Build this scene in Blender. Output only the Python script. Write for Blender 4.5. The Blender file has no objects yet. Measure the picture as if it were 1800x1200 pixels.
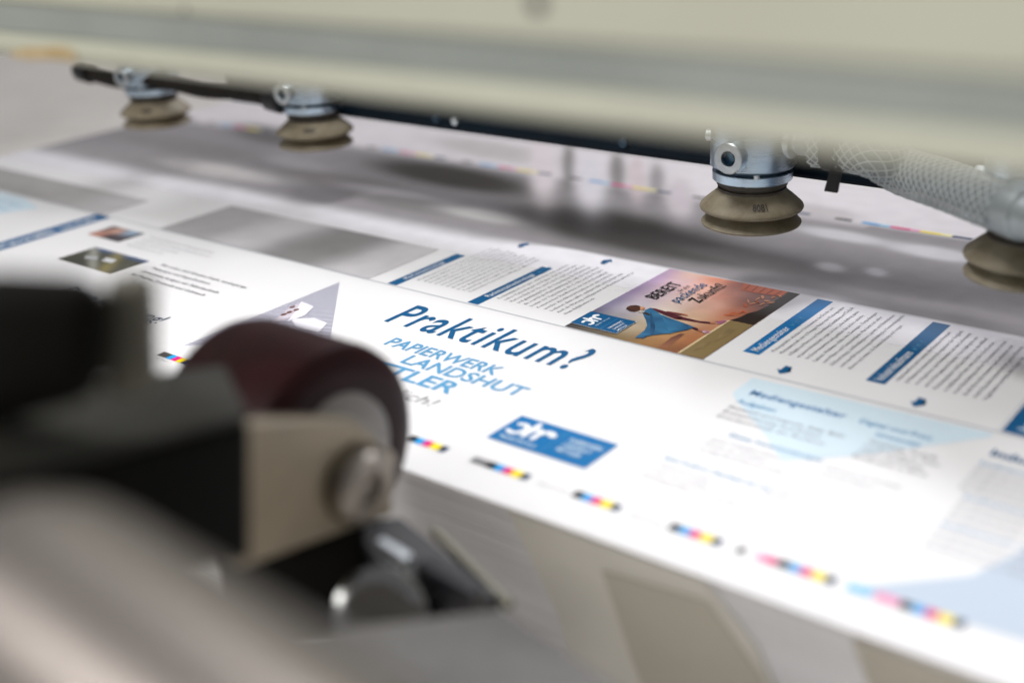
import bpy, bmesh, math, random
from mathutils import Vector, Matrix

random.seed(7)
scene = bpy.context.scene
COL = scene.collection

# ------------------------------------------------------------------ camera
cam_data = bpy.data.cameras.new("camera")
cam_data.lens = 42.656
cam_data.sensor_width = 36.0
cam_data.sensor_fit = 'HORIZONTAL'
cam_data.clip_start = 0.01
cam_data.clip_end = 60.0
cam_data.dof.use_dof = True
cam_data.dof.focus_distance = 0.684
cam_data.dof.aperture_fstop = 3.1
cam = bpy.data.objects.new("camera", cam_data)
COL.objects.link(cam)
cam.matrix_world = Matrix(((0.787325,-0.203313,0.582051,0),(0.614920,0.327307,-0.717456,0),(-0.044641,0.922786,0.382718,0.25),(0,0,0,1)))
scene.camera = cam

# ------------------------------------------------------------------ light
world = bpy.data.worlds.new("World")
scene.world = world
world.use_nodes = True
bg = world.node_tree.nodes["Background"]
bg.inputs[0].default_value = (0.985, 0.965, 1.0, 1)
bg.inputs[1].default_value = 0.17


def area(name, loc, target, sx, sy, power, color, spread=180):
    d = bpy.data.lights.new(name, 'AREA')
    d.shape = 'RECTANGLE'
    d.size, d.size_y = sx, sy
    d.energy = power
    d.color = color
    d.spread = math.radians(spread)
    o = bpy.data.objects.new(name, d)
    COL.objects.link(o)
    o.location = loc
    o.rotation_euler = (Vector(target) - Vector(loc)).to_track_quat('-Z', 'Y').to_euler()
    return o


area("hall_lamp", (-0.46, 0.38, 0.80), (-0.42, 0.37, 0), 0.30, 0.24, 1.35, (1.0, 0.99, 0.985), 95)
area("ceiling_tube_lamp", (-0.5, 2.7, 2.0), (-0.6, 0.9, 0), 2.0, 0.5, 36.0, (0.95, 0.95, 1.0))
area("front_fill", (-0.5, -1.3, 1.35), (-0.25, 0.3, 0.15), 1.3, 0.9, 19.0, (1.0, 0.98, 0.95))  # added fill lamp behind the camera, brightens the front face of the beam
area("casting_fill", (-0.40, -0.16, 0.36), (-0.16, 0.07, 0.10), 0.10, 0.06, 0.11, (1.0, 0.96, 0.94), 70)  # added fill lamp, puts a highlight on the foreground casting
scene.view_settings.view_transform = 'Standard'
scene.view_settings.look = 'None'
scene.view_settings.exposure = 0.26
scene.view_settings.gamma = 1.0
scene.render.engine = 'CYCLES'
scene.cycles.use_denoising = True
scene.cycles.max_bounces = 8
scene.cycles.transparent_max_bounces = 24


# ------------------------------------------------------------------ materials
def lin(r, g, b):
    f = lambda c: (c / 255 / 12.92) if c / 255 <= 0.04045 else ((c / 255 + 0.055) / 1.055) ** 2.4
    return (f(r), f(g), f(b), 1)


def material(name, color, rough=0.5, metal=0.0, noise=0.0, scale=40.0, color2=None, bump=0.0,
             bump_scale=200.0, coat=0.0, spec=0.5, stretch=None, streak=0.0, rough_var=0.0):
    m = bpy.data.materials.new(name)
    m.use_nodes = True
    nt = m.node_tree
    b = nt.nodes["Principled BSDF"]
    b.inputs["Roughness"].default_value = rough
    b.inputs["Metallic"].default_value = metal
    b.inputs["Specular IOR Level"].default_value = spec
    b.inputs["Coat Weight"].default_value = coat
    b.inputs["Base Color"].default_value = color
    tc = nt.nodes.new("ShaderNodeTexCoord")
    mp = nt.nodes.new("ShaderNodeMapping")
    nt.links.new(tc.outputs["Object"], mp.inputs[0])
    if stretch:
        mp.inputs["Scale"].default_value = stretch
    if noise > 0:
        n = nt.nodes.new("ShaderNodeTexNoise")
        n.inputs["Scale"].default_value = scale
        n.inputs["Detail"].default_value = 6
        n.inputs["Roughness"].default_value = 0.65
        nt.links.new(mp.outputs[0], n.inputs["Vector"])
        rmp = nt.nodes.new("ShaderNodeValToRGB")
        rmp.color_ramp.elements[0].position = 0.38
        rmp.color_ramp.elements[1].position = 0.68
        nt.links.new(n.outputs[0], rmp.inputs[0])
        mx = nt.nodes.new("ShaderNodeMix")
        mx.data_type = 'RGBA'
        c2 = color2 or tuple(c * (1 - noise) for c in color[:3]) + (1,)
        mx.inputs["A"].default_value = color
        mx.inputs["B"].default_value = c2
        nt.links.new(rmp.outputs[0], mx.inputs["Factor"])
        nt.links.new(mx.outputs["Result"], b.inputs["Base Color"])
        if rough_var:
            mr = nt.nodes.new("ShaderNodeMapRange")
            mr.inputs["To Min"].default_value = max(0.02, rough - rough_var)
            mr.inputs["To Max"].default_value = min(1, rough + rough_var)
            nt.links.new(n.outputs[0], mr.inputs[0])
            nt.links.new(mr.outputs[0], b.inputs["Roughness"])
    if bump > 0:
        n2 = nt.nodes.new("ShaderNodeTexNoise")
        n2.inputs["Scale"].default_value = bump_scale
        n2.inputs["Detail"].default_value = 4
        nt.links.new(mp.outputs[0], n2.inputs["Vector"])
        bp = nt.nodes.new("ShaderNodeBump")
        bp.inputs["Strength"].default_value = bump
        bp.inputs["Distance"].default_value = 0.0004
        nt.links.new(n2.outputs[0], bp.inputs["Height"])
        nt.links.new(bp.outputs[0], b.inputs["Normal"])
    return m


def attr_material(name, rough=0.35, spec=0.5, grain=0.0, coat=0.0):
    """print whose ink colour is stored per vertex"""
    m = bpy.data.materials.new(name)
    m.use_nodes = True
    nt = m.node_tree
    b = nt.nodes["Principled BSDF"]
    b.inputs["Roughness"].default_value = rough
    b.inputs["Specular IOR Level"].default_value = spec
    b.inputs["Coat Weight"].default_value = coat
    a = nt.nodes.new("ShaderNodeAttribute")
    a.attribute_name = "ink"
    if grain:
        tc = nt.nodes.new("ShaderNodeTexCoord")
        n = nt.nodes.new("ShaderNodeTexNoise")
        n.inputs["Scale"].default_value = 60
        n.inputs["Detail"].default_value = 5
        nt.links.new(tc.outputs["Object"], n.inputs["Vector"])
        mr = nt.nodes.new("ShaderNodeMapRange")
        mr.inputs["From Min"].default_value = 0.3
        mr.inputs["From Max"].default_value = 0.7
        mr.inputs["To Min"].default_value = 1 - grain
        mr.inputs["To Max"].default_value = 1 + grain
        nt.links.new(n.outputs[0], mr.inputs[0])
        mx = nt.nodes.new("ShaderNodeVectorMath")
        mx.operation = 'SCALE'
        nt.links.new(a.outputs["Color"], mx.inputs[0])
        nt.links.new(mr.outputs[0], mx.inputs["Scale"])
        nt.links.new(mx.outputs[0], b.inputs["Base Color"])
    else:
        nt.links.new(a.outputs["Color"], b.inputs["Base Color"])
    return m


INKS = {}


def ink(name, r, g, b):
    if name not in INKS:
        INKS[name] = material("ink_" + name, lin(r, g, b), rough=0.42, noise=0.06, scale=900, spec=0.25)
    return INKS[name]


M_paper = material("coated_paper", (0.80, 0.795, 0.795, 1), rough=0.38, noise=0.03, scale=14, bump=0.04, bump_scale=500)
M_edge = material("cut_paper_edges", (0.82, 0.81, 0.83, 1), rough=0.85, noise=0.12, scale=10,
                  color2=(0.77, 0.76, 0.76, 1), stretch=(0.6, 1, 6), bump=0.1, bump_scale=60)
M_beige = material("beige_machine_paint", (0.665, 0.675, 0.55, 1), rough=0.45, noise=0.25, scale=9,
                   color2=(0.61, 0.61, 0.50, 1), bump=0.12, bump_scale=300)
M_grey = material("grey_green_paint", (0.42, 0.46, 0.43, 1), rough=0.5, noise=0.18, scale=12, bump=0.1)
M_alu = material("turned_aluminium", (0.54, 0.65, 0.75, 1), rough=0.28, metal=1.0, noise=0.1, scale=60,
                 stretch=(0.5, 0.5, 9), bump=0.06, bump_scale=400, rough_var=0.05)
M_dull = material("dull_grey_metal", (0.42, 0.46, 0.47, 1), rough=0.42, metal=0.7, noise=0.06, scale=30)
M_steel = material("zinc_steel", (0.62, 0.66, 0.68, 1), rough=0.34, metal=1.0, noise=0.25, scale=120, bump=0.1, rough_var=0.12)
M_darksteel = material("dark_steel", (0.02, 0.045, 0.075, 1), rough=0.4, metal=0.6)
M_navy = material("navy_rail_paint", (0.0015, 0.009, 0.017, 1), rough=0.6, spec=0.15, noise=0.3, scale=30)
M_rubber = material("worn_tan_rubber", lin(148, 139, 120), rough=0.6, noise=0.5, scale=55,
                    color2=lin(116, 104, 82), bump=0.25, bump_scale=350, spec=0.35)
M_neck = material("brown_rubber_neck", lin(70, 62, 52), rough=0.55, noise=0.4, scale=80, bump=0.2)
M_blackplastic = material("black_plastic", (0.006, 0.006, 0.007, 1), rough=0.45, noise=0.3, scale=60)
M_black = material("black_machine_paint", (0.004, 0.0036, 0.0024, 1), rough=0.6, spec=0.08, noise=0.4, scale=30)
M_greytop = material("worn_dark_grey_paint", (0.045, 0.044, 0.038, 1), rough=0.6, spec=0.2, noise=0.4, scale=20)
M_tyre = material("maroon_rubber", (0.030, 0.0035, 0.0045, 1), rough=0.45, spec=0.22, noise=0.45, scale=35,
                  color2=(0.014, 0.003, 0.0035, 1), bump=0.2, bump_scale=250)
M_hub = material("grey_hub", (0.33, 0.31, 0.29, 1), rough=0.42, metal=0.3, noise=0.3, scale=40)
M_bracket = material("dull_nickel_plate", (0.40, 0.34, 0.25, 1), rough=0.36, metal=0.75, noise=0.3, scale=30,
                     color2=(0.33, 0.29, 0.22, 1))
M_bolt = material("worn_bolt_steel", (0.52, 0.47, 0.42, 1), rough=0.36, metal=0.8, noise=0.5, scale=90)
M_cover = material("satin_grey_casting", (0.27, 0.245, 0.225, 1), rough=0.42, metal=0.85, noise=0.25, scale=10, rough_var=0.08)
M_cover2 = material("grey_casting_paint", (0.20, 0.19, 0.175, 1), rough=0.5, noise=0.35, scale=16)
M_chrome = material("chrome", (0.40, 0.405, 0.40, 1), rough=0.16, metal=1.0, noise=0.15, scale=40)
M_bed = material("grey_floor_paint", (0.76, 0.725, 0.67, 1), rough=0.6, noise=0.25, scale=3)
M_plate = material("warm_grey_plate", (0.40, 0.36, 0.29, 1), rough=0.5, noise=0.25, scale=12)
M_tape = material("old_tape", (0.60, 0.44, 0.22, 1), rough=0.5, noise=0.35, scale=60, color2=(0.72, 0.60, 0.38, 1))
M_socket = material("socket_shadow_steel", (0.10, 0.19, 0.27, 1), rough=0.35, metal=0.9)
M_photo = attr_material("photo_print", rough=0.38, grain=0.10)
M_soft = attr_material("grey_print_and_shade", spec=0.12, rough=0.26, grain=0.05)


def hose_material():
    m = bpy.data.materials.new("milky_clear_hose")
    m.use_nodes = True
    nt = m.node_tree
    b = nt.nodes["Principled BSDF"]
    b.inputs["Base Color"].default_value = (0.40, 0.44, 0.45, 1)
    b.inputs["Roughness"].default_value = 0.16
    b.inputs["Alpha"].default_value = 0.42
    b.inputs["Specular IOR Level"].default_value = 0.6
    tc = nt.nodes.new("ShaderNodeTexCoord")
    n = nt.nodes.new("ShaderNodeTexNoise")
    n.inputs["Scale"].default_value = 30
    nt.links.new(tc.outputs["Object"], n.inputs["Vector"])
    mr = nt.nodes.new("ShaderNodeMapRange")
    mr.inputs["To Min"].default_value = 0.10
    mr.inputs["To Max"].default_value = 0.26
    nt.links.new(n.outputs[0], mr.inputs[0])
    nt.links.new(mr.outputs[0], b.inputs["Roughness"])
    return m


M_hose = hose_material()
M_braid = material("white_braid_thread", (0.52, 0.55, 0.55, 1), rough=0.6, noise=0.2, scale=300)
M_hosecore = material("hose_bore", (0.15, 0.175, 0.18, 1), rough=0.5, noise=0.3, scale=20)

# ------------------------------------------------------------------ helpers
LOC = {}


def link(o, parent):
    COL.objects.link(o)
    if parent is not None:
        o.parent = parent
    return o


def thing(name, label, cat, loc=(0, 0, 0), group=None):
    o = bpy.data.objects.new(name, None)
    o.empty_display_size = 0.01
    o.location = loc
    COL.objects.link(o)
    o["label"] = label
    o["category"] = cat
    if group:
        o["group"] = group
    LOC[o.name] = Vector(loc)
    return o


def mesh_obj(name, verts, faces, mat, parent=None, smooth=False, bevel=0.0, colors=None):
    """verts in world coordinates; they are stored relative to the parent"""
    base = LOC.get(parent.name, Vector((0, 0, 0))) if parent is not None else Vector((0, 0, 0))
    me = bpy.data.meshes.new(name)
    me.from_pydata([tuple(Vector(v) - base) for v in verts], [], faces)
    bm = bmesh.new()
    bm.from_mesh(me)
    if colors is None:
        bmesh.ops.recalc_face_normals(bm, faces=bm.faces)
    bm.to_mesh(me)
    bm.free()
    me.materials.append(mat)
    if smooth:
        for p in me.polygons:
            p.use_smooth = True
    if colors is not None:
        ca = me.attributes.new("ink", 'FLOAT_COLOR', 'POINT')
        for i, c in enumerate(colors):
            ca.data[i].color = (c[0], c[1], c[2], 1)
    o = bpy.data.objects.new(name, me)
    link(o, parent)
    LOC[o.name] = base.copy()
    if bevel > 0:
        b = o.modifiers.new("bevel", 'BEVEL')
        b.width = bevel
        b.segments = 3
        b.limit_method = 'ANGLE'
        b.angle_limit = math.radians(30)
        for p in me.polygons:
            p.use_smooth = True
        w = o.modifiers.new("normals", 'WEIGHTED_NORMAL')
        w.keep_sharp = False
    return o


def frame(axis):
    a = Vector(axis).normalized()
    t = Vector((0, 0, 1)) if abs(a.z) < 0.9 else Vector((1, 0, 0))
    x = t.cross(a).normalized()
    y = a.cross(x)
    return x, y, a


def lathe(name, origin, axis, profile, mat, parent, seg=48, cap0=True, cap1=True, smooth_angle=35, phase=0.0):
    """profile: (radius, distance along axis)"""
    x, y, a = frame(axis)
    o = Vector(origin)
    vs, fs = [], []
    n = len(profile)
    for r, h in profile:
        for k in range(seg):
            t = 2 * math.pi * k / seg + phase
            vs.append(o + a * h + x * (r * math.cos(t)) + y * (r * math.sin(t)))
    for i in range(n - 1):
        for k in range(seg):
            k2 = (k + 1) % seg
            fs.append((i * seg + k, i * seg + k2, (i + 1) * seg + k2, (i + 1) * seg + k))
    if cap0 and profile[0][0] > 1e-5:
        fs.append(tuple(range(seg - 1, -1, -1)))
    if cap1 and profile[-1][0] > 1e-5:
        fs.append(tuple((n - 1) * seg + k for k in range(seg)))
    ob = mesh_obj(name, vs, fs, mat, parent, smooth=True)
    ob.data.set_sharp_from_angle(angle=math.radians(smooth_angle))
    return ob


def spline(pts, n):
    pts = [Vector(p) for p in pts]
    P = [2 * pts[0] - pts[1]] + pts + [2 * pts[-1] - pts[-2]]
    out = []
    for i in range(1, len(P) - 2):
        for k in range(n):
            t = k / n
            p0, p1, p2, p3 = P[i - 1], P[i], P[i + 1], P[i + 2]
            out.append(0.5 * ((2 * p1) + (p2 - p0) * t + (2 * p0 - 5 * p1 + 4 * p2 - p3) * t * t
                              + (3 * p1 - p0 - 3 * p2 + p3) * t ** 3))
    out.append(P[-2])
    return out


def path_frames(path):
    T = [(path[min(i + 1, len(path) - 1)] - path[max(i - 1, 0)]).normalized() for i in range(len(path))]
    x = frame(T[0])[0]
    fr = []
    for t in T:
        x = (x - t * x.dot(t)).normalized()
        fr.append((x, t.cross(x), t))
    return fr


def tube_geo(path, rad, seg, vs, fs, caps=True):
    fr = path_frames(path)
    b = len(vs)
    for i, p in enumerate(path):
        r = rad[i] if isinstance(rad, list) else rad
        for k in range(seg):
            t = 2 * math.pi * k / seg
            vs.append(p + fr[i][0] * (r * math.cos(t)) + fr[i][1] * (r * math.sin(t)))
    for i in range(len(path) - 1):
        for k in range(seg):
            k2 = (k + 1) % seg
            fs.append((b + i * seg + k, b + i * seg + k2, b + (i + 1) * seg + k2, b + (i + 1) * seg + k))
    if caps:
        fs.append(tuple(b + k for k in range(seg - 1, -1, -1)))
        e = b + (len(path) - 1) * seg
        fs.append(tuple(e + k for k in range(seg)))


def tube(name, path, rad, mat, parent, seg=24, caps=True):
    vs, fs = [], []
    tube_geo(path, rad, seg, vs, fs, caps)
    return mesh_obj(name, vs, fs, mat, parent, smooth=True)


def hexa(name, p8, mat, parent, bevel=0.0):
    """p8: four corners of one side, then the four matching corners of the other side"""
    fs = [(0, 1, 2, 3), (7, 6, 5, 4), (0, 4, 5, 1), (1, 5, 6, 2), (2, 6, 7, 3), (3, 7, 4, 0)]
    return mesh_obj(name, p8, fs, mat, parent, bevel=bevel)


def box(name, a, b, mat, parent, bevel=0.0):
    (x0, y0, z0), (x1, y1, z1) = a, b
    return hexa(name, [(x0, y0, z0), (x1, y0, z0), (x1, y1, z0), (x0, y1, z0),
                       (x0, y0, z1), (x1, y0, z1), (x1, y1, z1), (x0, y1, z1)], mat, parent, bevel)


def extrude_u(name, prof, u0, u1, mat, parent, bevel=0.0, cuts=1):
    """closed profile of (y, z) points swept along x"""
    n = len(prof)
    vs, fs = [], []
    for c in range(cuts + 1):
        u = u0 + (u1 - u0) * c / cuts
        vs += [(u, y, z) for y, z in prof]
    for c in range(cuts):
        for k in range(n):
            k2 = (k + 1) % n
            fs.append((c * n + k, c * n + k2, (c + 1) * n + k2, (c + 1) * n + k))
    fs.append(tuple(range(n - 1, -1, -1)))
    fs.append(tuple(cuts * n + k for k in range(n)))
    return mesh_obj(name, vs, fs, mat, parent, bevel=bevel)


# print on the sheet: layers a tenth of a millimetre apart
def zl(layer):
    return 0.00012 * layer


def flat(name, pts, mat, parent, layer=1):
    """flat printed polygon; pts in sheet metres"""
    vs = [(p[0], p[1], zl(layer)) for p in pts]
    bm = bmesh.new()
    bv = [bm.verts.new(v) for v in vs]
    f = bm.faces.new(bv)
    bmesh.ops.triangulate(bm, faces=[f])
    for f in bm.faces:
        f.normal_update()
        if f.normal.z < 0:
            f.normal_flip()
    bm.verts.index_update()
    faces = [tuple(v.index for v in f.verts) for f in bm.faces]
    bm.free()
    me = bpy.data.meshes.new(name)
    base = LOC.get(parent.name, Vector())
    me.from_pydata([tuple(Vector(v) - base) for v in vs], [], faces)
    me.materials.append(mat)
    o = bpy.data.objects.new(name, me)
    link(o, parent)
    LOC[o.name] = base.copy()
    return o


def rect(name, u0, u1, v0, v1, mat, parent, layer=1):
    return flat(name, [(u0, v0), (u1, v0), (u1, v1), (u0, v1)], mat, parent, layer)


def text_geo(s, bold=0.0, shear=0.0, res=2, space=1.0):
    cu = bpy.data.curves.new("t", 'FONT')
    cu.body = s
    cu.size = 1.0
    cu.offset = bold
    cu.shear = shear
    cu.space_character = space
    cu.resolution_u = res
    cu.fill_mode = 'FRONT'
    ob = bpy.data.objects.new("t", cu)
    COL.objects.link(ob)
    dg = bpy.context.evaluated_depsgraph_get()
    dg.update()
    me = bpy.data.meshes.new_from_object(ob.evaluated_get(dg))
    vs = [v.co.copy() for v in me.vertices]
    fs = [tuple(p.vertices) for p in me.polygons]
    bpy.data.objects.remove(ob)
    bpy.data.curves.remove(cu)
    bpy.data.meshes.remove(me)
    return vs, fs


CAP = 0.70   # cap height of the built-in face at size 1


def text_lines(name, lines, mat, parent, layer=2, bold=0.0, shear=0.0, res=2, space=1.0):
    """lines: (string, origin u, origin v, width or None, cap height, 'u' or 'v')
    'u' reads along +x with its top to +y; 'v' reads along +y with its top to -x"""
    VS, FS = [], []
    z = zl(layer)
    for s, ou, ov, width, cap, way in lines:
        vs, fs = text_geo(s, bold, shear, res, space)
        if not vs:
            continue
        x0 = min(v.x for v in vs)
        x1 = max(v.x for v in vs)
        ky = cap / CAP
        kx = width / (x1 - x0) if width else ky * 0.82
        b = len(VS)
        for v in vs:
            X = (v.x - x0) * kx
            Y = v.y * ky
            VS.append((ou + X, ov + Y, z) if way == 'u' else (ou - Y, ov + X, z))
        FS += [tuple(b + i for i in f) for f in fs]
    me = bpy.data.meshes.new(name)
    base = LOC.get(parent.name, Vector())
    me.from_pydata([tuple(Vector(v) - base) for v in VS], [], FS)
    me.materials.append(mat)
    o = bpy.data.objects.new(name, me)
    link(o, parent)
    LOC[o.name] = base.copy()
    return o


def stroke_poly(pts, w, n=8):
    """ribbon polygon with round ends round a 2d line"""
    P = [Vector((p[0], p[1], 0)) for p in pts]
    P = spline(P, n)
    L, Rr = [], []
    for i, p in enumerate(P):
        t = (P[min(i + 1, len(P) - 1)] - P[max(i - 1, 0)]).normalized()
        nn = Vector((-t.y, t.x, 0))
        ww = w(i / (len(P) - 1)) if callable(w) else w
        L.append(p + nn * ww)
        Rr.append(p - nn * ww)
    return L, Rr


def strokes(name, items, mat, parent, layer, tf):
    """items: list of (points, half width); tf maps local 2d to the sheet"""
    VS, FS = [], []
    z = zl(layer)
    for j, (pts, w) in enumerate(items):
        L, Rr = stroke_poly(pts, w)
        b = len(VS)
        n = len(L)
        dz = 0.00002 * j
        for p in L + Rr:
            q = tf(p.x, p.y)
            VS.append((q[0], q[1], z + dz))
        for i in range(n - 1):
            FS.append((b + i, b + n + i, b + n + i + 1, b + i + 1))
        for e in (0, n - 1):
            c = (L[e] + Rr[e]) / 2
            r = (L[e] - Rr[e]).length / 2
            b2 = len(VS)
            for k in range(12):
                t = 2 * math.pi * k / 12
                q = tf(c.x + r * math.cos(t), c.y + r * math.sin(t))
                VS.append((q[0], q[1], z + dz + 0.000008))
            FS.append(tuple(range(b2, b2 + 12)))
    base = LOC.get(parent.name, Vector())
    me = bpy.data.meshes.new(name)
    me.from_pydata([tuple(Vector(v) - base) for v in VS], [], FS)
    me.materials.append(mat)
    o = bpy.data.objects.new(name, me)
    link(o, parent)
    LOC[o.name] = base.copy()
    return o


def ink_grid(name, u0, u1, v0, v1, nu, nv, fn, mat, parent, layer):
    vs, fs, cs = [], [], []
    for j in range(nv + 1):
        for i in range(nu + 1):
            u = u0 + (u1 - u0) * i / nu
            v = v0 + (v1 - v0) * j / nv
            vs.append((u, v, zl(layer)))
            cs.append(fn(u, v))
    for j in range(nv):
        for i in range(nu):
            a = j * (nu + 1) + i
            fs.append((a, a + 1, a + nu + 2, a + nu + 1))
    return mesh_obj(name, vs, fs, mat, parent, colors=cs)


def sstep(a, b, x):
    t = max(0.0, min(1.0, (x - a) / (b - a)))
    return t * t * (3 - 2 * t)


# ------------------------------------------------------------------ the setting
bed = box("machine_floor", (-6.0, -2.0, -0.42), (3.0, 6.0, -0.40), M_bed, None)
bed["kind"] = "structure"

tab = box("side_table", (-4.2, -1.0, -0.09), (-1.085, 4.5, -0.05), M_bed, None)
tab["kind"] = "structure"

# ------------------------------------------------------------------ the pile and its top sheet
SU0, SU1, SV0, SV1 = -1.058, 0.17, 0.3300, 0.845

pile = thing("paper_pile", "tall pile of white press sheets under the printed top sheet", "paper pile",
             (-0.45, 0.58, -0.395))
vs, fs = [], []
z = -0.0006
nl = 0
while z > -0.392:
    t = random.choice([0.0022, 0.003, 0.0042])
    j = random.uniform(0, 0.0005)
    k = random.uniform(0, 0.001)
    b = len(vs)
    x0, x1, y0, y1 = SU0 + k, SU1 - k, SV0 + 0.0045 + j, SV1 - j
    zb = max(z - t, -0.394)
    vs += [(x0, y0, zb), (x1, y0, zb), (x1, y1, zb), (x0, y1, zb), (x0, y0, z - 0.00015), (x1, y0, z - 0.00015),
           (x1, y1, z - 0.00015), (x0, y1, z - 0.00015)]
    fs += [(b, b + 1, b + 5, b + 4), (b + 1, b + 2, b + 6, b + 5), (b + 2, b + 3, b + 7, b + 6),
           (b + 3, b, b + 4, b + 7), (b + 4, b + 5, b + 6, b + 7), (b + 3, b + 2, b + 1, b)]
    z = zb
    nl += 1
o = mesh_obj("sheet_layers", vs, fs, M_edge, pile)
o["kind"] = "stuff"

sheet = thing("press_sheet", "large white printed press sheet lying on the pile, covered in blue flyers and cards",
              "printed sheet", (-0.45, 0.58, -0.0005))
box("paper", (SU0, SV0, -0.0005), (SU1, SV1, 0.0), M_paper, sheet)

BLUE = ink("deep_blue", 0, 86, 134)
BLUE2 = ink("panel_blue", 0, 106, 166)
BLUE3 = ink("navy_blue", 0, 50, 92)
SKY = ink("sky_blue", 84, 150, 192)
PALE = ink("pale_blue", 208, 226, 236)
PALE2 = ink("pale_steel_blue", 190, 204, 220)
WHITE = ink("white", 236, 238, 240)
TEXT = ink("text_grey", 104, 104, 114)
TEXT2 = ink("light_text_grey", 172, 172, 180)
HAIR = ink("hairline_grey", 186, 188, 194)
BLACK = ink("black", 28, 27, 28)
DGREY = ink("dark_grey", 66, 66, 64)
MGREY = ink("mid_grey", 130, 130, 132)
CYAN = ink("cyan", 0, 158, 226)
MAGENTA = ink("magenta", 226, 0, 122)
YELLOW = ink("yellow", 252, 226, 0)
PINK = ink("pink", 240, 150, 190)
LCYAN = ink("light_cyan", 130, 200, 236)
LYEL = ink("light_yellow", 250, 240, 160)

# trim line between the card row and the flyer row, thin grey rules
rect("trim_line", SU0 + 0.002, SU1 - 0.002, 0.4996, 0.5010, HAIR, sheet, 1)

# --- grey row at the back of the sheet: blurred print, reflections painted in
BLOBS = [  # centre u, v, inverse axes, tone, strength
    ((-0.9837, 0.5915, 5.78, 8.83, 1.69, -24.80), (0.36, 0.35, 0.35), 0.95),
    ((-0.9327, 0.5256, 8.80, 14.15, 5.26, -51.06), (0.32, 0.31, 0.33), 0.8),
    ((-0.9257, 0.6795, 8.49, 10.84, 1.24, -47.61), (0.24, 0.23, 0.225), 0.8),
    ((-0.8966, 0.7508, 18.17, 20.60, -0.38, -38.84), (0.10, 0.095, 0.09), 0.85),
    ((-0.8290, 0.6338, 12.61, 15.43, 2.95, -57.33), (0.66, 0.63, 0.62), 0.85),
    ((-0.8556, 0.5777, 11.22, 15.34, 7.86, -98.27), (0.60, 0.57, 0.62), 0.7),
    ((-0.7072, 0.6625, 14.46, 14.68, 2.30, -59.22), (0.25, 0.23, 0.22), 0.8),
    ((-0.7841, 0.6837, 23.83, 25.89, 2.03, -78.81), (0.46, 0.44, 0.45), 0.7),
    ((-0.6897, 0.6206, 13.63, 14.31, 7.39, -117.13), (0.34, 0.32, 0.34), 0.7),
    ((-0.6377, 0.7161, 10.88, 9.36, 0.31, -34.26), (0.030, 0.026, 0.020), 1.0),
    ((-0.6499, 0.6555, 18.81, 17.82, 4.42, -99.94), (0.56, 0.53, 0.56), 0.8),
    ((-0.6063, 0.6404, 16.39, 14.87, 3.84, -70.62), (0.20, 0.19, 0.185), 0.85),
    ((-0.5441, 0.6452, 24.16, 19.73, 4.68, -87.49), (0.62, 0.60, 0.59), 0.9),
    ((-0.4490, 0.6649, 11.86, 7.94, 1.15, -26.10), (0.022, 0.020, 0.014), 1.0),
    ((-0.3828, 0.6517, 16.39, 9.69, 2.48, -45.01), (0.055, 0.05, 0.045), 0.95),
    ((-0.6589, 0.8014, 13.74, 11.02, -1.66, -40.94), (0.42, 0.39, 0.37), 0.6),
    ((-0.5976, 0.7893, 71.23, 52.95, -0.39, -11.31), (0.78, 0.71, 0.73), 0.95),
    ((-0.5731, 0.7917, 159.01, 113.46, -0.54, -14.68), (0.15, 0.14, 0.13), 0.85),
    ((-0.5370, 0.7705, 66.02, 45.50, -0.34, -13.89), (0.76, 0.73, 0.77), 1.0),
    ((-0.5280, 0.7952, 131.75, 86.91, -0.81, -20.32), (0.14, 0.13, 0.12), 0.8),
    ((-0.5027, 0.7851, 127.26, 81.24, -0.62, -18.09), (0.66, 0.56, 0.58), 0.85),
    ((-0.4838, 0.7839, 139.58, 86.19, -0.76, -22.34), (0.17, 0.16, 0.155), 0.7),
    ((-0.4465, 0.7553, 79.99, 47.53, -0.34, -21.46), (0.66, 0.60, 0.63), 0.9),
    ((-0.3277, 0.6552, 17.75, 9.14, 3.71, -67.89), (0.16, 0.15, 0.148), 0.85),
    ((-0.3423, 0.7686, 34.37, 15.93, -1.81, -68.36), (0.50, 0.46, 0.46), 0.6),
    ((-0.3067, 0.7262, 32.43, 14.40, 0.38, -100.14), (0.68, 0.67, 0.69), 0.85),
    ((-0.2447, 0.7217, 35.65, 13.19, 0.64, -86.74), (0.72, 0.70, 0.73), 0.85),
    ((-0.2866, 0.6645, 113.75, 51.61, 6.34, -128.18), (0.64, 0.62, 0.64), 0.75),
    ((-0.2417, 0.6504, 21.77, 8.74, 4.56, -73.67), (0.22, 0.205, 0.21), 0.85),
    ((-0.2603, 0.6704, 157.28, 65.34, 6.80, -147.83), (0.66, 0.63, 0.67), 0.7),
    ((-0.2845, 0.6135, 31.92, 15.44, 9.05, -103.69), (0.58, 0.56, 0.60), 0.75),
    ((-0.1934, 0.6341, 25.65, 8.82, 8.35, -108.10), (0.34, 0.32, 0.335), 0.75),
]


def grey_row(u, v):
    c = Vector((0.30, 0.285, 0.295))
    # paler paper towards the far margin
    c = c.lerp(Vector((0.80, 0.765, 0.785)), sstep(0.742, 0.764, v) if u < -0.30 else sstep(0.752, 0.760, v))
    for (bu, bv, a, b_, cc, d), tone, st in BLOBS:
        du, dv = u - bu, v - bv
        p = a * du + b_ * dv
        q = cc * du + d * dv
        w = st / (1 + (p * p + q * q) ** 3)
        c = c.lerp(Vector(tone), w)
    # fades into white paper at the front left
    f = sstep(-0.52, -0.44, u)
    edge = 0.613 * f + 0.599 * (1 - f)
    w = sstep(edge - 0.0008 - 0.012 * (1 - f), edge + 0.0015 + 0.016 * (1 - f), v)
    return Vector((0.80, 0.785, 0.82)).lerp(c, w)


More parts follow.
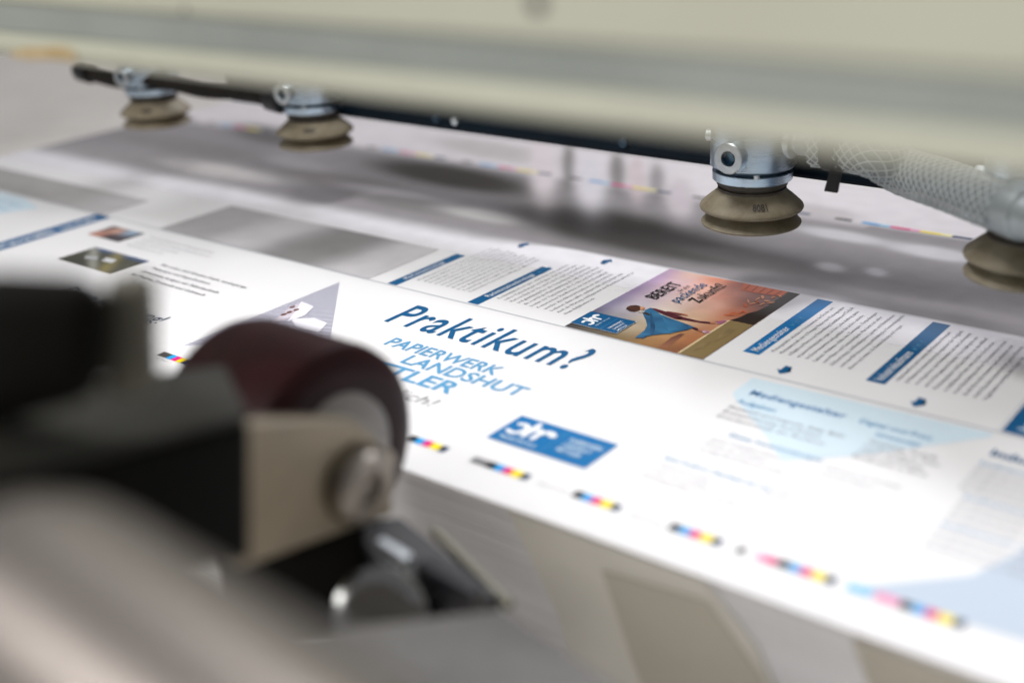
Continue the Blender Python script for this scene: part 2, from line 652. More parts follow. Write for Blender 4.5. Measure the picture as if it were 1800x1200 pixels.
o = ink_grid("print_and_reflections", SU0 + 0.001, SU1 - 0.001, 0.570, 0.842, 320, 120, grey_row, M_soft, sheet, 0.5)
o["label"] = "soft grey row under the suction cups, blurred print with painted reflections"


# left of the flyer: shadow and moving-sheet ghost painted as grey ink
def shade_ghost_panel(u, v):
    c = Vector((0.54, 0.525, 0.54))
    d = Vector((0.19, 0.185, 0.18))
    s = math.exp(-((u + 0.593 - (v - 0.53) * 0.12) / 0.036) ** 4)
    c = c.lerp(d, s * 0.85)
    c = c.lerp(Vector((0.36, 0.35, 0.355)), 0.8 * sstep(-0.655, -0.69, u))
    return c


ink_grid("shade_ghost_panel", -0.730, -0.519, 0.5012, 0.5680, 60, 12, shade_ghost_panel, M_soft, sheet, 2)


def grey_wash(u, v):
    s = math.exp(-((u + 0.625) / 0.055) ** 4) * sstep(0.36, 0.40, v)
    return Vector((0.795, 0.79, 0.785)).lerp(Vector((0.66, 0.645, 0.62)), s)


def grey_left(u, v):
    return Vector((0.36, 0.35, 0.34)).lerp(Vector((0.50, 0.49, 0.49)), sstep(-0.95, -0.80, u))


ink_grid("shade_ghost_panel", SU0 + 0.002, -0.800, 0.5014, 0.5440, 40, 8, grey_left, M_soft, sheet, 2)  # far left block of the same shadow and ghost, painted as ink


# --- colour control strips along the front edge
def strip(u, v, cells, cell=0.0045, h=0.0052, name="colour_patch"):
    for w, m in cells:
        if m is not None:
            rect(name, u, u + cell * w - 0.00002, v, v + h, m, sheet, 2)
        u += cell * w


CMYK = [(1, BLACK), (1, CYAN), (1, MAGENTA), (1.15, YELLOW), (0.85, BLUE3)]
P0 = -0.34975
for i in range(-8, 9):
    u = P0 + i * 0.0459
    if i == -4:
        strip(u + 0.0005, 0.3510, [(1.7, DGREY), (0.9, CYAN), (0.9, MAGENTA), (0.9, YELLOW), (1, BLUE3)])
    else:
        strip(u, 0.3510, CMYK)
    if i == 1:
        strip(u - 0.0086, 0.3510, [(1.9, MGREY)])
    if i == 4:
        strip(u - 0.0165, 0.3510, [(0.7, DGREY), (1.1, None), (0.9, PINK), (0.9, MAGENTA)], 0.0045, 0.0046)
    if i == 5:
        strip(u - 0.0190, 0.3510, [(2.0, LCYAN), (0.3, None), (1.9, PINK)])
    if i in (2, 3):
        text_lines("strip_caption", [("Bogen 4/0  Farbe", u - 0.0175, 0.3518, 0.0155, 0.0018, 'u')], TEXT2, sheet, 2)
    if i == -4:
        text_lines("strip_caption", [("4C  Bogen 1", u + 0.004, 0.3478, 0.012, 0.0011, 'u')], TEXT, sheet, 2)
# --- control strips at the far edge
for i in range(-7, 3):
    u = -0.326 + i * 0.1115
    strip(u, 0.7572, [(1.0, BLACK), (0.62, None), (1.05, CYAN), (0.62, LCYAN), (1.15, MAGENTA), (0.55, PINK),
                      (1.2, YELLOW), (0.6, LYEL), (1.1, BLUE3)], 0.0118, 0.0036)


# --- flyer row: title bars, body text, arrows
def flyer_panel(u0, u1, v0, v1, title, tv0, tw, suffix, lines, lu, lv, pitch, cap, arrow, colour):
    b = rect("title_bar", u0, u1, v0, v1, colour, sheet, 1)
    w = u1 - u0
    text_lines("title_text", [(title, u1 - w * 0.24, tv0, tw, w * 0.52, 'v')], WHITE, b, 2, bold=0.006, res=3, space=1.10)
    if suffix:
        text_lines("title_suffix", [(suffix, u1 - w * 0.24, tv0 + tw + 0.0035, 0.0135, w * 0.46, 'v')], SKY, b, 2)
    L = []
    for i, (s, wd) in enumerate(lines):
        L.append((s, lu + i * pitch, lv, wd, cap, 'v'))
    text_lines("body_text", L, TEXT, sheet, 2, bold=0.0, res=1)
    au, av, sgn = arrow
    p = [(-0.0056, -0.0017), (0.0004, -0.0017), (0.0004, -0.0036), (0.0052, 0), (0.0004, 0.0036), (0.0004, 0.0017),
         (-0.0052, 0.0017)]
    flat("arrow", [(au - y * sgn, av + x * sgn) for x, y in p], BLUE, sheet, 2)


T_A = [("Medientechnologen Druck planen und steuern den", .073), ("gesamten Ablauf von der Vorlage bis zum fertigen", .075),
       ("Druckbogen. Sie richten die Druckmaschine ein", .071), ("mischen Farben und stimmen sie auf das Papier ab", .074),
       ("sie kontrollieren die Messwerte im laufenden Druck", .073), ("und korrigieren Passer und Farbe von Hand. Auch", .070),
       ("die Wartung und Pflege der Maschine gehoert dazu", .072), ("In der Ausbildung lernst du alle Schritte kennen", .069),
       ("Teamarbeit und Sorgfalt sind dabei sehr wichtig", .071), ("Technisches Verstaendnis hilft dir im Alltag weiter", .070)]
T_B = [("Packmitteltechnologen entwickeln und gestalten", .070), ("neben Verpackungen aus Papier, Karton und Pappe", .073),
       ("Kartons. Nach der Idee am PC das Produkt werden Muster", .075), ("und gleichzeitig fuer die Verpackung die Werkzeuge", .074),
       ("die sowohl die Markenbildung als auch die Gestaltung", .076), ("besten der Verpackung, die Codes und die Folgen", .073),
       ("Konturen fuer Standformen mit deren Herstellung", .071), ("werden. Anschliessend richten sie automatische", .070),
       ("bedienen diese selbst, sachgerecht und fachgerecht", .074), ("Auch die Wartung und Reparatur der Maschinen gehoert zu", .079),
       ("ihrem Aufgabenbereich.", .030)]
T_C = [("Mediengestalter arbeiten in Unternehmen der Druck- und", .073), ("Medienwirtschaft oder in Verlagen. Findet man Mediengestalter", .077),
       ("in Digital und Print in der Fachrichtung Gestaltung und Technik", .079), ("an jedem Arbeitsplatz sorgen sie fuer jeden Auftrag genau", .075),
       ("des Daten zusammen und gestalten das andere einzelne", .071), ("Layouts, Medienprodukte wie Zeitungen, Verpackungen", .078),
       ("sowie Plakate und Computerspiele. Man lernt viel ueber", .074), ("Bildbearbeitung, die Erstellung von Layouts und Illustrationen", .080),
       ("sowie die PDF-Generierung und Anfang bei Verwendungsstelle", .082), ("Aussen und weiter die Reinzeichnung und sorgen.", .068)]
T_D = [("Industriekaufleute sind in nahezu allen Branchen Wirtschaft", .072), ("ihr Einsatz ist unternehmerisch organisiert der Vergleich", .077),
       ("von Angeboten, das Verhandeln mit den Lieferanten", .076), ("und die Betreuung von Kunden. Vom Auftrag bis zur", .073),
       ("Rechnung planen und kontrollieren sie den Ablauf", .074), ("sie kalkulieren Preise und pruefen die Kosten", .070),
       ("in der Buchhaltung und im Personalwesen lernst", .075), ("du alle Bereiche kennen und arbeitest mit", .071),
       ("vielen Menschen zusammen im ganzen Betrieb.", .073), ("Organisation und Sprache liegen dir.", .060)]
flyer_panel(-0.5035, -0.4960, 0.5015, 0.5672, "Medientechnologe", 0.5130, 0.037, "w | m | d", T_A, -0.4895, 0.5155, 0.00455, 0.0021,
            ((-0.4761, 0.6043)[0], (-0.4761, 0.6043)[1], 1), BLUE)
flyer_panel(-0.4395, -0.4315, 0.5020, 0.5755, "Packmitteltechnologe", 0.5150, 0.0455, "w | m", T_B, -0.4265, 0.5160, 0.0048, 0.00225,
            ((-0.4098, 0.6043)[0], (-0.4098, 0.6043)[1], 1), BLUE)
flyer_panel(-0.2700, -0.2608, 0.5215, 0.6110, "Mediengestalter", 0.5250, 0.0375, "w | m | d", T_C, -0.2560, 0.5290, 0.0046, 0.0022,
            ((-0.2415, 0.5108)[0], (-0.2415, 0.5108)[1], -1), BLUE2)
flyer_panel(-0.2035, -0.1940, 0.5210, 0.6105, "Industriekaufmann", 0.5245, 0.0400, "w | m | d", T_D, -0.1900, 0.5285, 0.0046, 0.0022,
            ((-0.1734, 0.5101)[0], (-0.1734, 0.5101)[1], -1), BLUE)
pb = rect("blue_panel", -0.1330, 0.02, 0.5020, 0.6130, BLUE, sheet, 1)
text_lines("panel_text", [("Ansprechpartner", -0.1225, 0.506, 0.045, 0.0058, 'v'), ("Ausbildung", -0.113, 0.506, 0.024, 0.004, 'v')],
           PALE, pb, 2, bold=0.01)
rect("flyer_fold", -0.1345, -0.1341, 0.502, 0.6125, HAIR, sheet, 1)

# --- the photo on the flyer (reads along +y, its top towards -x)
PU0, PU1, PV0, PV1 = -0.3688, -0.2818, 0.5012, 0.6130
CTRL = [  # rows from the top (small u) to the bottom, columns from left (small v) to right
    [(62, 58, 56), (92, 92, 112), (136, 128, 158), (150, 130, 165), (168, 142, 178), (176, 146, 172)],
    [(96, 86, 70), (150, 146, 150), (196, 188, 198), (206, 186, 196), (212, 178, 184), (214, 176, 160)],
    [(126, 104, 66), (186, 168, 142), (222, 208, 194), (226, 196, 186), (226, 172, 152), (214, 130, 96)],
    [(150, 108, 58), (186, 140, 92), (214, 178, 146), (216, 168, 148), (204, 128, 104), (160, 74, 46)],
    [(130, 78, 40), (166, 106, 66), (190, 132, 98), (178, 110, 84), (140, 70, 50), (60, 34, 22)],
    [(84, 46, 30), (104, 62, 42), (120, 80, 58), (96, 56, 40), (50, 32, 22), (26, 20, 14)],
]
CL = [[lin(*c) for c in r] for r in CTRL]


def photo_col(u, v):
    x = (v - PV0) / (PV1 - PV0) * 5
    y = (u - PU0) / (PU1 - PU0) * 5
    i, j = min(int(x), 4), min(int(y), 4)
    fx, fy = x - i, y - j
    fx = fx * fx * (3 - 2 * fx)
    fy = fy * fy * (3 - 2 * fy)
    out = []
    for k in range(3):
        a = CL[j][i][k] * (1 - fx) + CL[j][i + 1][k] * fx
        b = CL[j + 1][i][k] * (1 - fx) + CL[j + 1][i + 1][k] * fx
        out.append(a * (1 - fy) + b * fy)
    return out


photo = ink_grid("flyer_photo", PU0, PU1, PV0, PV1, 40, 40, photo_col, M_photo, sheet, 1)
photo["label"] = "sunset photo of a caped figure on a ledge, with lettering"


def C2(lst):
    return lst


def patch(name, pts, col, layer=2):
    return flat(name, pts, ink(name + "_%d_%d_%d" % col, *col), photo, layer)


def clipd(pts):
    return [(min(max(u, PU0 + .0004), PU1 - .0004), min(max(v, PV0 + .0004), PV1 - .0004)) for u, v in pts]


patch("dark_ground", clipd([(-0.2816, 0.6129), (-0.2814, 0.5565), (-0.2962, 0.5561), (-0.2936, 0.5628), (-0.2929, 0.5698), (-0.2901, 0.5763), (-0.2886, 0.5862), (-0.2891, 0.5970), (-0.2880, 0.6047), (-0.2887, 0.6130)]), (38, 26, 18))
patch("ruined_wall", clipd([(-0.3174, 0.6123), (-0.3110, 0.6132), (-0.3049, 0.6131), (-0.2975, 0.6136), (-0.2894, 0.6126), (-0.2893, 0.6039), (-0.2969, 0.6024), (-0.3048, 0.6012), (-0.3143, 0.6017)]), (206, 104, 66))
for k in range(5):
    t = k / 5
    a = Vector((-0.3151, 0.6118)) .lerp(Vector((-0.2896, 0.6114)), t + 0.06)
    b = Vector((-0.3139, 0.6030)) .lerp(Vector((-0.2906, 0.6031)), t + 0.06)
    d = (Vector((-0.2896, 0.6114)) - Vector((-0.3151, 0.6118))) * 0.035
    patch("wall_joint", [a, a + d, b + d, b], (168, 72, 44), 3)
random.seed(21)
GLOW = []
for cx, cy, n, sx, sy in ((1245, 400, 8, 60, 16), (1400, 305, 9, 80, 22), (1500, 270, 6, 70, 18)):
    pass
for gp in [(-0.3003, 0.5622), (-0.2997, 0.5657), (-0.2971, 0.5649), (-0.2967, 0.5685), (-0.2955, 0.5711), (-0.3014, 0.5870), (-0.2975, 0.5849), (-0.2966, 0.5887), (-0.2927, 0.5869), (-0.2926, 0.5924), (-0.2896, 0.5912), (-0.2977, 0.5973), (-0.2924, 0.6000), (-0.2899, 0.6035), (-0.2998, 0.5806), (-0.2985, 0.5925)]:
    ang = random.uniform(0, 3)
    r1, r2 = random.uniform(.0018, .0036), random.uniform(.0006, .0013)
    pts = []
    for k in range(9):
        t = 2 * math.pi * k / 9
        rr = random.uniform(.75, 1.2)
        x, y = r1 * rr * math.cos(t), r2 * rr * math.sin(t)
        pts.append((gp[0] + x * math.cos(ang) - y * math.sin(ang), gp[1] + x * math.sin(ang) + y * math.cos(ang)))
    patch("lit_rubble", clipd(pts), random.choice([(214, 128, 84), (226, 150, 108), (190, 96, 60)]), 3)
patch("ledge", clipd([(-0.2959, 0.5556), (-0.2820, 0.5561), (-0.2816, 0.5014), (-0.2959, 0.5013)]), (132, 112, 72))
def shade(name, pts, cols, layer):
    """printed patch whose ink runs from vertex to vertex"""
    o = patch(name, pts, (128, 128, 128), layer)
    o.data.materials.clear()
    o.data.materials.append(M_photo)
    ca = o.data.attributes.new("ink", 'FLOAT_COLOR', 'POINT')
    for i in range(len(pts)):
        ca.data[i].color = lin(*cols[i % len(cols)])
    return o


patch("ledge_edge", clipd([(-0.2971, 0.5550), (-0.2957, 0.5554), (-0.2958, 0.5014), (-0.2970, 0.5015)]), (220, 198, 156), 3)
shade("ledge_stain", [(-0.29101, 0.54442), (-0.28822, 0.54774), (-0.28606, 0.53954), (-0.28732, 0.52943), (-0.28794, 0.52445), (-0.29030, 0.53378)], [(120, 100, 64), (132, 112, 72)], 3)
shade("ledge_stain", [(-0.29233, 0.52019), (-0.28962, 0.52340), (-0.28916, 0.51463), (-0.29142, 0.50876), (-0.29271, 0.51392)], [(132, 112, 72), (114, 94, 58)], 3)
shade("ground_shadow", [(-0.30917, 0.50216), (-0.31001, 0.50920), (-0.31069, 0.51803), (-0.30915, 0.52526), (-0.30709, 0.52575), (-0.30642, 0.52068), (-0.30579, 0.51183), (-0.30499, 0.50476)],
      [(150, 92, 58), (128, 78, 52), (104, 62, 46), (96, 58, 48), (104, 66, 56), (120, 76, 58), (140, 90, 62), (156, 98, 62)], 2)
shade("figure_trousers", [(-0.32275, 0.54208), (-0.32051, 0.54647), (-0.31610, 0.54616), (-0.30947, 0.54607), (-0.30373, 0.54794), (-0.30258, 0.54538), (-0.30720, 0.54417), (-0.31264, 0.54330), (-0.31826, 0.54266)],
      [(80, 20, 34), (96, 26, 42), (76, 18, 32), (84, 24, 40), (70, 22, 34)], 3)
shade("figure_trousers", [(-0.31403, 0.53752), (-0.30906, 0.53715), (-0.30424, 0.53593), (-0.30100, 0.53538), (-0.29995, 0.53253), (-0.30388, 0.53328), (-0.30926, 0.53445)], [(70, 16, 30), (92, 28, 44), (64, 18, 30)], 3)
patch("figure_ankle", [(-0.30381, 0.54757), (-0.30146, 0.54967), (-0.30032, 0.54709), (-0.30249, 0.54543)], (188, 128, 98), 4)
patch("figure_ankle", [(-0.30445, 0.53580), (-0.30117, 0.53527), (-0.30030, 0.53263), (-0.30348, 0.53320)], (176, 116, 90), 4)
shade("figure_shoe", [(-0.30168, 0.54953), (-0.29895, 0.55253), (-0.29766, 0.55498), (-0.29643, 0.55243), (-0.29695, 0.54786), (-0.29939, 0.54701)], [(136, 52, 84), (160, 96, 120), (206, 176, 186)], 5)
shade("figure_shoe", [(-0.30137, 0.53451), (-0.29957, 0.53594), (-0.29640, 0.53504), (-0.29650, 0.53277), (-0.29769, 0.53140), (-0.29991, 0.53224)], [(140, 60, 88), (176, 120, 136), (214, 190, 194)], 5)
shade("figure_coat", [(-0.34277, 0.54900), (-0.33971, 0.54965), (-0.33497, 0.54906), (-0.32862, 0.54778), (-0.32066, 0.54672), (-0.31973, 0.54209), (-0.32253, 0.54171), (-0.32966, 0.54340), (-0.33616, 0.54592)],
      [(84, 22, 36), (110, 34, 48), (96, 26, 42), (70, 16, 30)], 3)
shade("figure_arm", [(-0.33277, 0.54902), (-0.32983, 0.54978), (-0.32413, 0.55052), (-0.31974, 0.55083), (-0.31887, 0.54882), (-0.32325, 0.54800), (-0.32997, 0.54696)], [(110, 40, 48), (104, 34, 44), (150, 84, 70), (206, 140, 108), (196, 128, 98)], 4)
patch("figure_collar", [(-0.34710, 0.54097), (-0.34605, 0.54369), (-0.34398, 0.54321), (-0.34300, 0.54037), (-0.34484, 0.53959)], (196, 190, 182), 4)
shade("figure_cape", [(-0.34354, 0.54470), (-0.34284, 0.54861), (-0.33737, 0.54587), (-0.33243, 0.54289), (-0.32497, 0.54072), (-0.31800, 0.53918), (-0.31236, 0.53772), (-0.30715, 0.53639), (-0.30853, 0.53120), (-0.31147, 0.52620), (-0.31353, 0.52176), (-0.31734, 0.51830),
                      (-0.32051, 0.51476), (-0.32217, 0.51170), (-0.32226, 0.50806), (-0.32368, 0.50842), (-0.32632, 0.50647), (-0.32704, 0.51182), (-0.32770, 0.51857), (-0.33027, 0.52507), (-0.33542, 0.53180), (-0.34137, 0.53828)],
      [(48, 112, 150), (30, 88, 128), (40, 104, 146), (56, 122, 160), (34, 92, 132), (44, 106, 146), (28, 80, 118)], 5)
shade("cape_fold", [(-0.34009, 0.54421), (-0.33314, 0.53655), (-0.32508, 0.52502), (-0.32057, 0.51583), (-0.32158, 0.51410), (-0.32873, 0.52602)], [(24, 74, 112), (36, 96, 138), (20, 66, 102)], 6)
shade("cape_fold", [(-0.33010, 0.54009), (-0.32052, 0.53434), (-0.31208, 0.52821), (-0.31614, 0.52411), (-0.32243, 0.53153)], [(62, 128, 166), (44, 106, 148), (50, 116, 156)], 6)
shade("figure_hair", [(-0.35359, 0.53979), (-0.35487, 0.54304), (-0.35449, 0.54591), (-0.35197, 0.54798), (-0.34861, 0.54772), (-0.34606, 0.54490), (-0.34593, 0.54151), (-0.34733, 0.53875), (-0.35040, 0.53860)], [(48, 26, 16), (84, 46, 26), (110, 64, 36), (72, 40, 22)], 5)
shade("figure_face", [(-0.34900, 0.54714), (-0.34728, 0.54783), (-0.34500, 0.54642), (-0.34437, 0.54402), (-0.34510, 0.54219), (-0.34699, 0.54416)], [(176, 116, 84), (222, 166, 128), (206, 146, 112)], 6)
patch("figure_hand", [(-0.34316, 0.53992), (-0.34050, 0.54087), (-0.33663, 0.53947), (-0.33719, 0.53778), (-0.34016, 0.53834)], (62, 40, 28), 6)


def vtext(name, s, p0, p1, cap, mat, layer=6, bold=0.0, shear=0.0):
    p0, p1 = Vector(p0), Vector(p1)
    return text_lines(name, [(s, (p0.x + p1.x) / 2, p0.y, p1.y - p0.y, cap, 'v')], mat, photo, layer, bold, shear, 3, 1.1)


vtext("lettering", "BEREIT", (-0.3472, 0.5622), (-0.3472, 0.5918), 0.0084, BLACK, bold=0.012)
vtext("lettering", "f\u00fcr eine", (-0.3417, 0.5803), (-0.3417, 0.5912), 0.0030, BLACK, bold=0.004)
vtext("lettering", "packende", (-0.3337, 0.5630), (-0.3337, 0.5985), 0.0076, BLUE, bold=0.002, shear=0.22)
vtext("lettering", "Zukunft?", (-0.3236, 0.5696), (-0.3236, 0.6030), 0.0078, BLACK, bold=0.012)


# --- the company panel: reversed c, h and r drawn as round strokes, dotted divider, three words
def logo_panel(parent, tf, W, H, layer, col, border=False):
    """local frame: x along the reading of the sign 0..W, y up 0..H"""
    if border:
        flat("panel_border", [tf(-W * .012, -W * .012), tf(W * 1.012, -W * .012), tf(W * 1.012, H + W * .012), tf(-W * .012, H + W * .012)],
             WHITE, parent, layer)
    pan = flat("logo_panel", [tf(0, 0), tf(W, 0), tf(W, H), tf(0, H)], col, parent, layer + 1)
    return pan


def logo_mark(pan, tf, k, layer):
    """mark about 1.9 k wide and 1.2 k high with its lower left at the origin of tf"""
    t = lambda x, y: tf(x * k, y * k)
    hw = 0.115
    items = [
        ([(0.08, 0.86), (0.30, 0.92), (0.52, 0.78), (0.56, 0.52), (0.46, 0.25), (0.24, 0.12), (0.0, 0.20)], hw),
        ([(0.78, 1.22), (0.78, 0.7), (0.78, 0.12)], hw),
        ([(0.80, 0.52), (0.90, 0.76), (1.08, 0.84), (1.20, 0.70), (1.22, 0.40), (1.22, 0.12)], hw),
        ([(1.26, 0.55), (1.38, 0.80), (1.60, 0.86), (1.74, 0.74)], lambda s: 0.10 + 0.07 * s),
    ]
    strokes("logo_mark", items, WHITE, pan, layer, t)


# on the photo: reads along +y
lu0, lu1, lv0, lv1 = -0.3718, -0.3380, 0.5062, 0.5262
lu0 = PU0 + 0.0006
tfp = lambda x, y: (lu1 - y, lv0 + x)
LW, LH = lv1 - lv0, lu1 - lu0
pan = logo_panel(photo, tfp, LW, LH, 6, BLUE, True)
logo_mark(pan, lambda x, y: (lu0 + 0.0125 - y, lv0 + 0.0028 + x), 0.0078, 8)
text_lines("logo_caption", [("MEDIEN FÜR ALLE", lu0 + 0.0153, lv0 + 0.003, 0.0135, 0.0011, 'v')], PALE, pan, 8, res=1)
for k in range(14):
    rect("divider_dot", lu0 + 0.0190, lu0 + 0.0195, lv0 + 0.0012 + k * 0.0013, lv0 + 0.0018 + k * 0.0013, SKY, pan, 8)
text_lines("logo_words", [("PAPIERWERK", lu0 + 0.0238, lv0 + 0.0035, 0.0130, 0.0016, 'v'),
                          ("LANDSHUT", lu0 + 0.0267, lv0 + 0.0035, 0.0110, 0.0016, 'v'),
                          ("MITTLER", lu0 + 0.0296, lv0 + 0.0035, 0.0095, 0.0016, 'v')], WHITE, pan, 8, bold=0.01, res=1)

# the large one near the front edge: reads along +x
U0, U1, V0, V1 = -0.3203, -0.2661, 0.3732, 0.3995
tfl = lambda x, y: (U0 + x, V0 + y)
pan = logo_panel(sheet, tfl, U1 - U0, V1 - V0, 1, BLUE2)
pan["label"] = "blue company panel with white mark and words"
logo_mark(pan, lambda x, y: (U0 + 0.0042 + x, V0 + 0.0082 + y), 0.0118, 4)
text_lines("logo_caption", [("MEDIEN FÜR ALLE", U0 + 0.0042, V0 + 0.0035, 0.0200, 0.0022, 'u')], PALE, pan, 4, bold=0.02, res=2)
for k in range(13):
    rect("divider_dot", U0 + 0.0283, U0 + 0.0292, V0 + 0.001 + k * 0.0019, V0 + 0.0019 + k * 0.0019, SKY, pan, 4)
text_lines("logo_words", [("PAPIERWERK", U0 + 0.0335, V0 + 0.0165, 0.0180, 0.0030, 'u'),
                          ("LANDSHUT", U0 + 0.0335, V0 + 0.0115, 0.0150, 0.0030, 'u'),
                          ("MITTLER", U0 + 0.0335, V0 + 0.0065, 0.0130, 0.0030, 'u')], PALE, pan, 4, bold=0.02, res=2)

# --- the card: headline and company words
text_lines("headline", [("Praktikum?", -0.4610, 0.4540, 0.1280, 0.0290, 'u')], BLUE, sheet, 2, bold=0.009, res=6, space=1.12)
text_lines("company_words", [("PAPIERWERK", -0.4375, 0.4285, 0.0770, 0.0105, 'u')], SKY, sheet, 2, bold=0.016, res=4)
text_lines("company_words", [("LANDSHUT", -0.4130, 0.4150, 0.0785, 0.0108, 'u')], SKY, sheet, 2, bold=0.018, res=4)
text_lines("company_words", [("MITTLER", -0.4430, 0.3990, 0.0780, 0.0125, 'u')], SKY, sheet, 2, bold=0.02, res=4)
text_lines("company_words", [("nat\u00fcrlich!", -0.4200, 0.3830, 0.0570, 0.0088, 'u')], MGREY, sheet, 2, shear=0.15, res=4)
for a, b in (((-0.3560, 0.4377), (-0.3074, 0.4011)), ((-0.3074, 0.4011), (-0.3022, 0.3708)), ((-0.3966, 0.4224), (-0.3560, 0.4377))):
    d = (Vector(b) - Vector(a)).normalized()
    n = Vector((-d.y, d.x)) * 0.00022
    flat("guide_line", [Vector(a) + n, Vector(a) - n, Vector(b) - n, Vector(b) + n], ink("faint_line", 222, 224, 228), sheet, 1)

# hatched triangle with a folded paper figure
TA, TB, TC = Vector((-0.5311, 0.3673)), Vector((-0.5310, 0.4874)), Vector((-0.4655, 0.4157))
tri = flat("hatched_triangle", [TA, TC, TB], ink("lavender", 214, 214, 226), sheet, 1)
LAV = ink("hatch_violet", 86, 82, 104)
for k in range(46):
    t0 = k / 46
    a = TB.lerp(TA, t0 + 0.004)
    b = TB.lerp(TC, t0 + 0.004)
    a2 = TB.lerp(TA, t0 + 0.0105)
    b2 = TB.lerp(TC, t0 + 0.0105)
    flat("hatch_line", [a, b, b2, a2], LAV, tri, 2)
flat("paper_figure", [(-0.5227, 0.4363), (-0.5253, 0.4501), (-0.5124, 0.4481), (-0.5116, 0.4240), (-0.5144, 0.4171)], ink("figure_lilac", 206, 198, 208), tri, 3)
flat("paper_figure", [(-0.5253, 0.4501), (-0.5124, 0.4481), (-0.5063, 0.4346), (-0.5081, 0.4231), (-0.5161, 0.4371)], ink("figure_white", 232, 230, 238), tri, 4)
flat("paper_figure", [(-0.5088, 0.4268), (-0.4987, 0.4351), (-0.4862, 0.4335), (-0.4802, 0.4211), (-0.4978, 0.4202)], ink("figure_white", 232, 230, 238), tri, 4)
for p in ((-0.5181, 0.4295), (-0.5180, 0.4338), (-0.5173, 0.4386), (-0.5229, 0.4406)):
    flat("figure_spot", [(p[0] + .0016 * math.cos(k), p[1] + .0022 * math.sin(k)) for k in (0, 1.05, 2.1, 3.14, 4.2, 5.2)],
         ink("spot_brown", 110, 76, 70), tri, 5)

# left card: photos, text, slogan, blue bar
lb = rect("title_bar", -0.8060, -0.7880, 0.3400, 0.5000, BLUE, sheet, 1)
text_lines("title_text", [("unser Team in der Ausbildung", -0.7930, 0.408, 0.048, 0.0075, 'v'), ("Kontakt und Praktikum", -0.7930, 0.462, 0.030, 0.0060, 'v')],
           WHITE, lb, 2, bold=0.03, res=1)
flat("pale_shape", [(-1.02, 0.430), (-0.985, 0.425), (-0.885, 0.447), (-0.862, 0.486), (-0.900, 0.497), (-1.02, 0.497)], PALE, sheet, 1)
text_lines("body_text", [("Ausbildung mit Zukunft", -0.94, 0.480 - i * .011, 0.06, 0.0035, 'u') for i in range(4)], SKY, sheet, 2, res=1)


def aerial(u, v):
    t = (v - 0.420) / 0.030
    c = Vector(lin(58, 60, 48)[:3]).lerp(Vector(lin(70, 92, 132)[:3]), sstep(0.74, 1.0, t))
    s = math.exp(-((u + 0.708 + (v - 0.43) * 1.4) / 0.006) ** 2)
    c = c.lerp(Vector(lin(150, 150, 140)[:3]), s * 0.8)
    s = math.exp(-((u + 0.690 + (v - 0.43) * 0.8) / 0.007) ** 2)
    return c.lerp(Vector(lin(140, 128, 78)[:3]), s * 0.7)


ph = ink_grid("aerial_photo", -0.7340, -0.6730, 0.4195, 0.4500, 40, 20, aerial, M_photo, sheet, 1)
ph["label"] = "small aerial photo of fields and sheds"
flat("shed_roof", [(-0.722, 0.434), (-0.712, 0.437), (-0.708, 0.433), (-0.718, 0.430)], ink("roof_grey", 168, 170, 172), ph, 2)
flat("shed_roof", [(-0.706, 0.439), (-0.695, 0.440), (-0.692, 0.434), (-0.703, 0.433)], ink("roof_light", 196, 198, 200), ph, 2)


def portrait(u, v):
    c = Vector(lin(70, 62, 66)[:3])
    for cu, cv, r, col in ((-0.752, 0.480, .008, (206, 160, 140)), (-0.747, 0.470, .007, (36, 34, 44)), (-0.760, 0.468, .008, (196, 140, 120)), (-0.740, 0.484, .007, (150, 176, 196))):
        w = math.exp(-(((u - cu) ** 2 + (v - cv) ** 2) / r ** 2))
        c = c.lerp(Vector(lin(*col)[:3]), w)
    return c


ph = ink_grid("team_photo", -0.7665, -0.7290, 0.4650, 0.4875, 24, 16, portrait, M_photo, sheet, 1)
ph["label"] = "tiny photo of people at work"
text_lines("body_text", [("Deine Ausbildung bei uns im Papierwerk Landshut", -0.718, 0.4830, .070, .0028, 'u'),
                         ("mit vielen Chancen und guten Aussichten f\u00fcr dich", -0.718, 0.4765, .074, .0028, 'u'),
                         ("modern, sicher und kreativ", -0.718, 0.4700, .048, .0028, 'u'),
                         ("Ansprechpartner vor Ort", -0.718, 0.4635, .040, .0028, 'u')], TEXT2, sheet, 2, res=1)
text_lines("body_text", [("Wir suchen dich! Kreative K\u00f6pfe, wissbegierige", -0.6600, 0.4480, .0860, .0034, 'u'),
                         ("Teamplayer und Anpackerinnen", -0.6600, 0.4405, .0600, .0034, 'u'),
                         ("Gemeinsam fertigen wir Faltschachteln", -0.6600, 0.4325, .0780, .0034, 'u'),
                         ("f\u00fcr Pharma, Kosmetik und Gebrauch", -0.6600, 0.4250, .0740, .0034, 'u')], TEXT, sheet, 2, bold=0.004, res=1)
text_lines("slogan", [("Deine Ausbildung!", -0.6700, 0.3800, .0970, .0118, 'u')], BLUE3, sheet, 2, res=3)
text_lines("body_text", [("gestaltet von Stefanie M\u00fcller", -0.6150, 0.3650, .0530, .0030, 'u'),
                         ("Auszubildende im 2. Lehrjahr", -0.6150, 0.3592, .0490, .0030, 'u')], TEXT2, sheet, 2, res=1)

